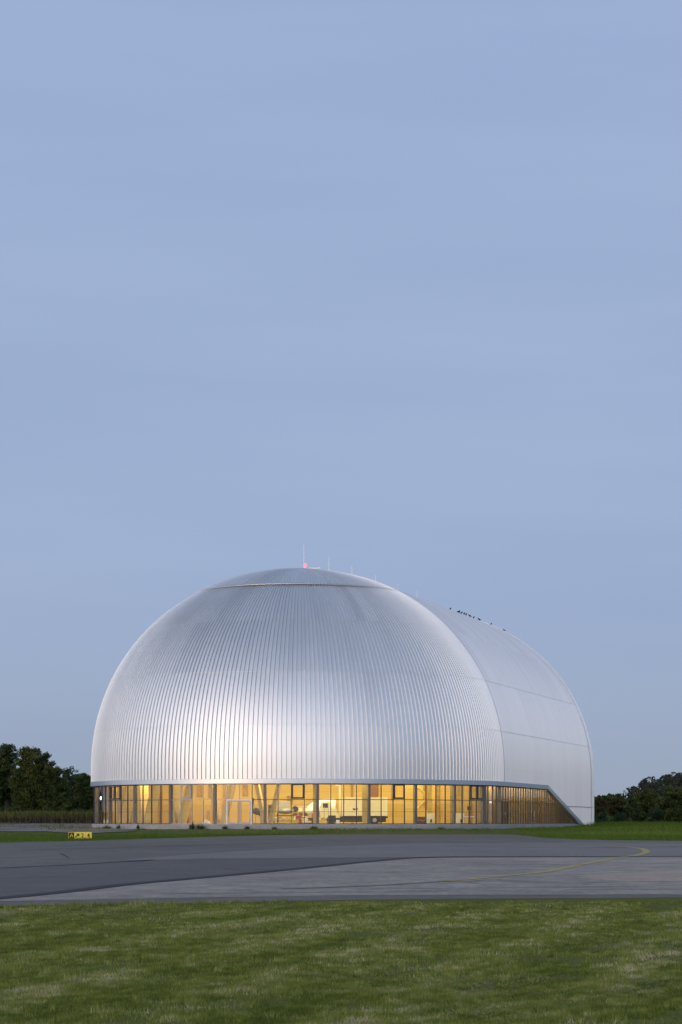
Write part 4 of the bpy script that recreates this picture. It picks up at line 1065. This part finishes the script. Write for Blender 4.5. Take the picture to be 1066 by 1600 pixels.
# far wooded hill on the right and a distant wood along the horizon
def hill_h(x): return np.interp(x, [90, 108, 120, 127, 133, 142, 155, 190, 300, 900], [0, .8, 3.0, 9.0, 12.5, 14.8, 14.6, 17, 16, 0])
hx = np.linspace(40, 900, 60); hy = np.linspace(880, 1200, 16); gx, gy = np.meshgrid(hx, hy); prof_y = np.sin(np.clip((gy - 880) / 320, 0, 1) * np.pi)
V = np.stack([gx.ravel(), gy.ravel(), (1.2 + hill_h(gx - 0) * prof_y).ravel()], 1); Fq = [(j*60+i, j*60+i+1, (j+1)*60+i+1, (j+1)*60+i) for j in range(15) for i in range(59)]
tag(np_mesh('hill', V, Fq, M['ground'], smooth=True), kind='structure')
rg = np.random.default_rng(77); Vs, T = [], []
for k in range(520):
    x = rg.uniform(85, 330); y = rg.uniform(930, 1060); g = 1.2 + float(hill_h(np.array(x))) * math.sin((y - 880) / 320 * math.pi)
    r = rg.uniform(2.2, 4.2); h = rg.uniform(4.5, 7.5); n = 170
    d = rg.normal(size=(n, 3)); d /= np.linalg.norm(d, axis=1)[:, None]; pos = np.array([x, y, g + h * .55]) + d * np.array([r, r, h * .5])
    a_ = rg.normal(size=(n, 3)); a_ /= np.linalg.norm(a_, axis=1)[:, None]; b = np.cross(a_, rg.normal(size=(n, 3))); b /= np.linalg.norm(b, axis=1)[:, None]
    s = rg.uniform(.35, .7, n)[:, None]; Vs.append(np.stack([pos - a_*s, pos + b*s*.7, pos + a_*s, pos - b*s*.7], 1).reshape(-1, 3)); T.append(np.repeat(np.clip(rg.normal(rg.uniform(.2, .8), .15, n), 0, 1), 4))
V = np.concatenate(Vs); tag(np_mesh('hill_forest', V, np.arange(len(V)).reshape(-1, 4), M['leaf_far'], None, np.concatenate(T)), kind='stuff')
Vs, T = [], []
for k in range(900):
    x = rg.uniform(-200, 240); y = rg.uniform(450, 520); r = rg.uniform(2, 3.6); h = rg.uniform(5, 7.5) * (.8 if x > -40 else 1.0); n = 60; g = 1.25
    d = rg.normal(size=(n, 3)); d /= np.linalg.norm(d, axis=1)[:, None]; pos = np.array([x, y, g + h * .5]) + d * np.array([r, r, h * .5])
    a_ = rg.normal(size=(n, 3)); a_ /= np.linalg.norm(a_, axis=1)[:, None]; b = np.cross(a_, rg.normal(size=(n, 3))); b /= np.linalg.norm(b, axis=1)[:, None]
    s = rg.uniform(.5, 1.0, n)[:, None]; Vs.append(np.stack([pos - a_*s, pos + b*s*.7, pos + a_*s, pos - b*s*.7], 1).reshape(-1, 3)); T.append(np.repeat(np.clip(rg.normal(rg.uniform(.2, .8), .15, n), 0, 1), 4))
V = np.concatenate(Vs); tag(np_mesh('distant_wood', V, np.arange(len(V)).reshape(-1, 4), M['leaf_a'], None, np.concatenate(T)), kind='stuff')

# ------------------------------------------------------------------ sky, light, camera
SUN_AZ = R_(40)                                # behind the camera, to the left
SD = Vector((-math.sin(SUN_AZ), -math.cos(SUN_AZ), 0))
SUN_EL = R_(3.0)
w = bpy.data.worlds.new('World'); sc.world = w; w.use_nodes = True; nt = w.node_tree
bg = nt.nodes['Background']
tc = N(nt, 'ShaderNodeTexCoord'); sp = N(nt, 'ShaderNodeSeparateXYZ'); nt.links.new(tc.outputs['Generated'], sp.inputs[0])
base = ramp(nt, sp.outputs[2], [(0.0, (0.319, 0.371, 0.470)), (0.03, (0.325, 0.395, 0.525)), (0.075, (0.333, 0.421, 0.600)), (0.14, (0.343, 0.441, 0.642)), (0.32, (0.328, 0.430, 0.655)), (0.55, (0.245, 0.334, 0.530)), (1.0, (0.245, 0.305, 0.425))])
sk = N(nt, 'ShaderNodeTexSky'); sk.sky_type = 'NISHITA'; sk.sun_disc = False
sk.sun_elevation = SUN_EL; sk.sun_rotation = math.atan2(SD.x, SD.y); sk.air_density = 1.0; sk.dust_density = 1.5
dt = N(nt, 'ShaderNodeVectorMath', operation='DOT_PRODUCT'); nt.links.new(tc.outputs['Generated'], dt.inputs[0]); dt.inputs[1].default_value = SD
mr = N(nt, 'ShaderNodeMapRange'); mr.interpolation_type = 'SMOOTHSTEP'; mr.inputs[1].default_value = -0.1; mr.inputs[2].default_value = 0.9; nt.links.new(dt.outputs['Value'], mr.inputs[0])
hs = N(nt, 'ShaderNodeHueSaturation'); hs.inputs['Saturation'].default_value = 0.72; hs.inputs['Value'].default_value = 0.10; nt.links.new(sk.outputs[0], hs.inputs['Color'])
glow = mixc(nt, 1.0, hs.outputs[0], mr.outputs[0], 'MULTIPLY')
tot = mixc(nt, 1.0, base, glow, 'ADD')
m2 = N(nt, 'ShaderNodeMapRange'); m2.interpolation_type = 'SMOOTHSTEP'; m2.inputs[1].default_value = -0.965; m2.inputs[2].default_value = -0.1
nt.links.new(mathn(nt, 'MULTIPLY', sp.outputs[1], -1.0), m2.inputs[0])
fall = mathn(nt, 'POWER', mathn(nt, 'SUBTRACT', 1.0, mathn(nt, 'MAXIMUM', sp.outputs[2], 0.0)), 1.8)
side = mixc(nt, 1.0, (0.22, 0.21, 0.21), mathn(nt, 'MULTIPLY', m2.outputs[0], fall), 'MULTIPLY')  # sky glow added outside the view to brighten vault and ground
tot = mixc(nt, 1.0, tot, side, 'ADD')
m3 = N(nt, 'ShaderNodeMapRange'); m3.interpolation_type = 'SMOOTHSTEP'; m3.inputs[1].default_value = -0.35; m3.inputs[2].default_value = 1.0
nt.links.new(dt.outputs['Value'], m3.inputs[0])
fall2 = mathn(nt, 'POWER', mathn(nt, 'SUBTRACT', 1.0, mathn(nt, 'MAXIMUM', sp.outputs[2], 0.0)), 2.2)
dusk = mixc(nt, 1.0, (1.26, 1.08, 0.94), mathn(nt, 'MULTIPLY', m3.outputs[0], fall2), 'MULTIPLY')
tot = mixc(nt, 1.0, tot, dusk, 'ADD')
nz_ = noise(nt, tc.outputs['Generated'], 1.0, 5, 0.55, (3.0, 3.0, 26))
tot = mixc(nt, 1.0, tot, ramp(nt, nz_, [(0.3, (0.955, 0.962, 0.975)), (0.7, (1.04, 1.034, 1.02))]), 'MULTIPLY')
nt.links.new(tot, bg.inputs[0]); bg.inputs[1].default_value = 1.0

l = bpy.data.lights.new('sun', 'SUN'); l.energy = 0.22; l.angle = R_(60); l.color = (1.0, 0.86, 0.72)
so = bpy.data.objects.new('sun', l); COL.objects.link(so)
sdir = Vector((SD.x * math.cos(R_(9)), SD.y * math.cos(R_(9)), math.sin(R_(9)))); so.rotation_euler = sdir.to_track_quat('Z', 'Y').to_euler()

cd = bpy.data.cameras.new('camera'); co = bpy.data.objects.new('camera', cd); COL.objects.link(co); sc.camera = co
co.location = (0, 0, EYE); co.rotation_euler = (math.pi/2, 0, 0)
cd.sensor_width = 36; cd.sensor_fit = 'AUTO'; cd.lens = F / 1600 * 36; cd.shift_x = 0.0; cd.shift_y = (Y0 - 800) / 1600
cd.clip_start = .5; cd.clip_end = 12000

vs = sc.view_settings; sc.display_settings.display_device = 'sRGB'
vs.view_transform = 'Standard'; vs.look = 'None'; vs.exposure = 0; vs.gamma = 1
sc.render.engine = 'CYCLES'; sc.cycles.max_bounces = 7; sc.cycles.transparent_max_bounces = 16
sc.cycles.use_denoising = True; sc.cycles.denoiser = 'OPENIMAGEDENOISE'; sc.cycles.denoising_input_passes = 'RGB_ALBEDO_NORMAL'; sc.cycles.denoising_prefilter = 'ACCURATE'; sc.cycles.sample_clamp_indirect = 6
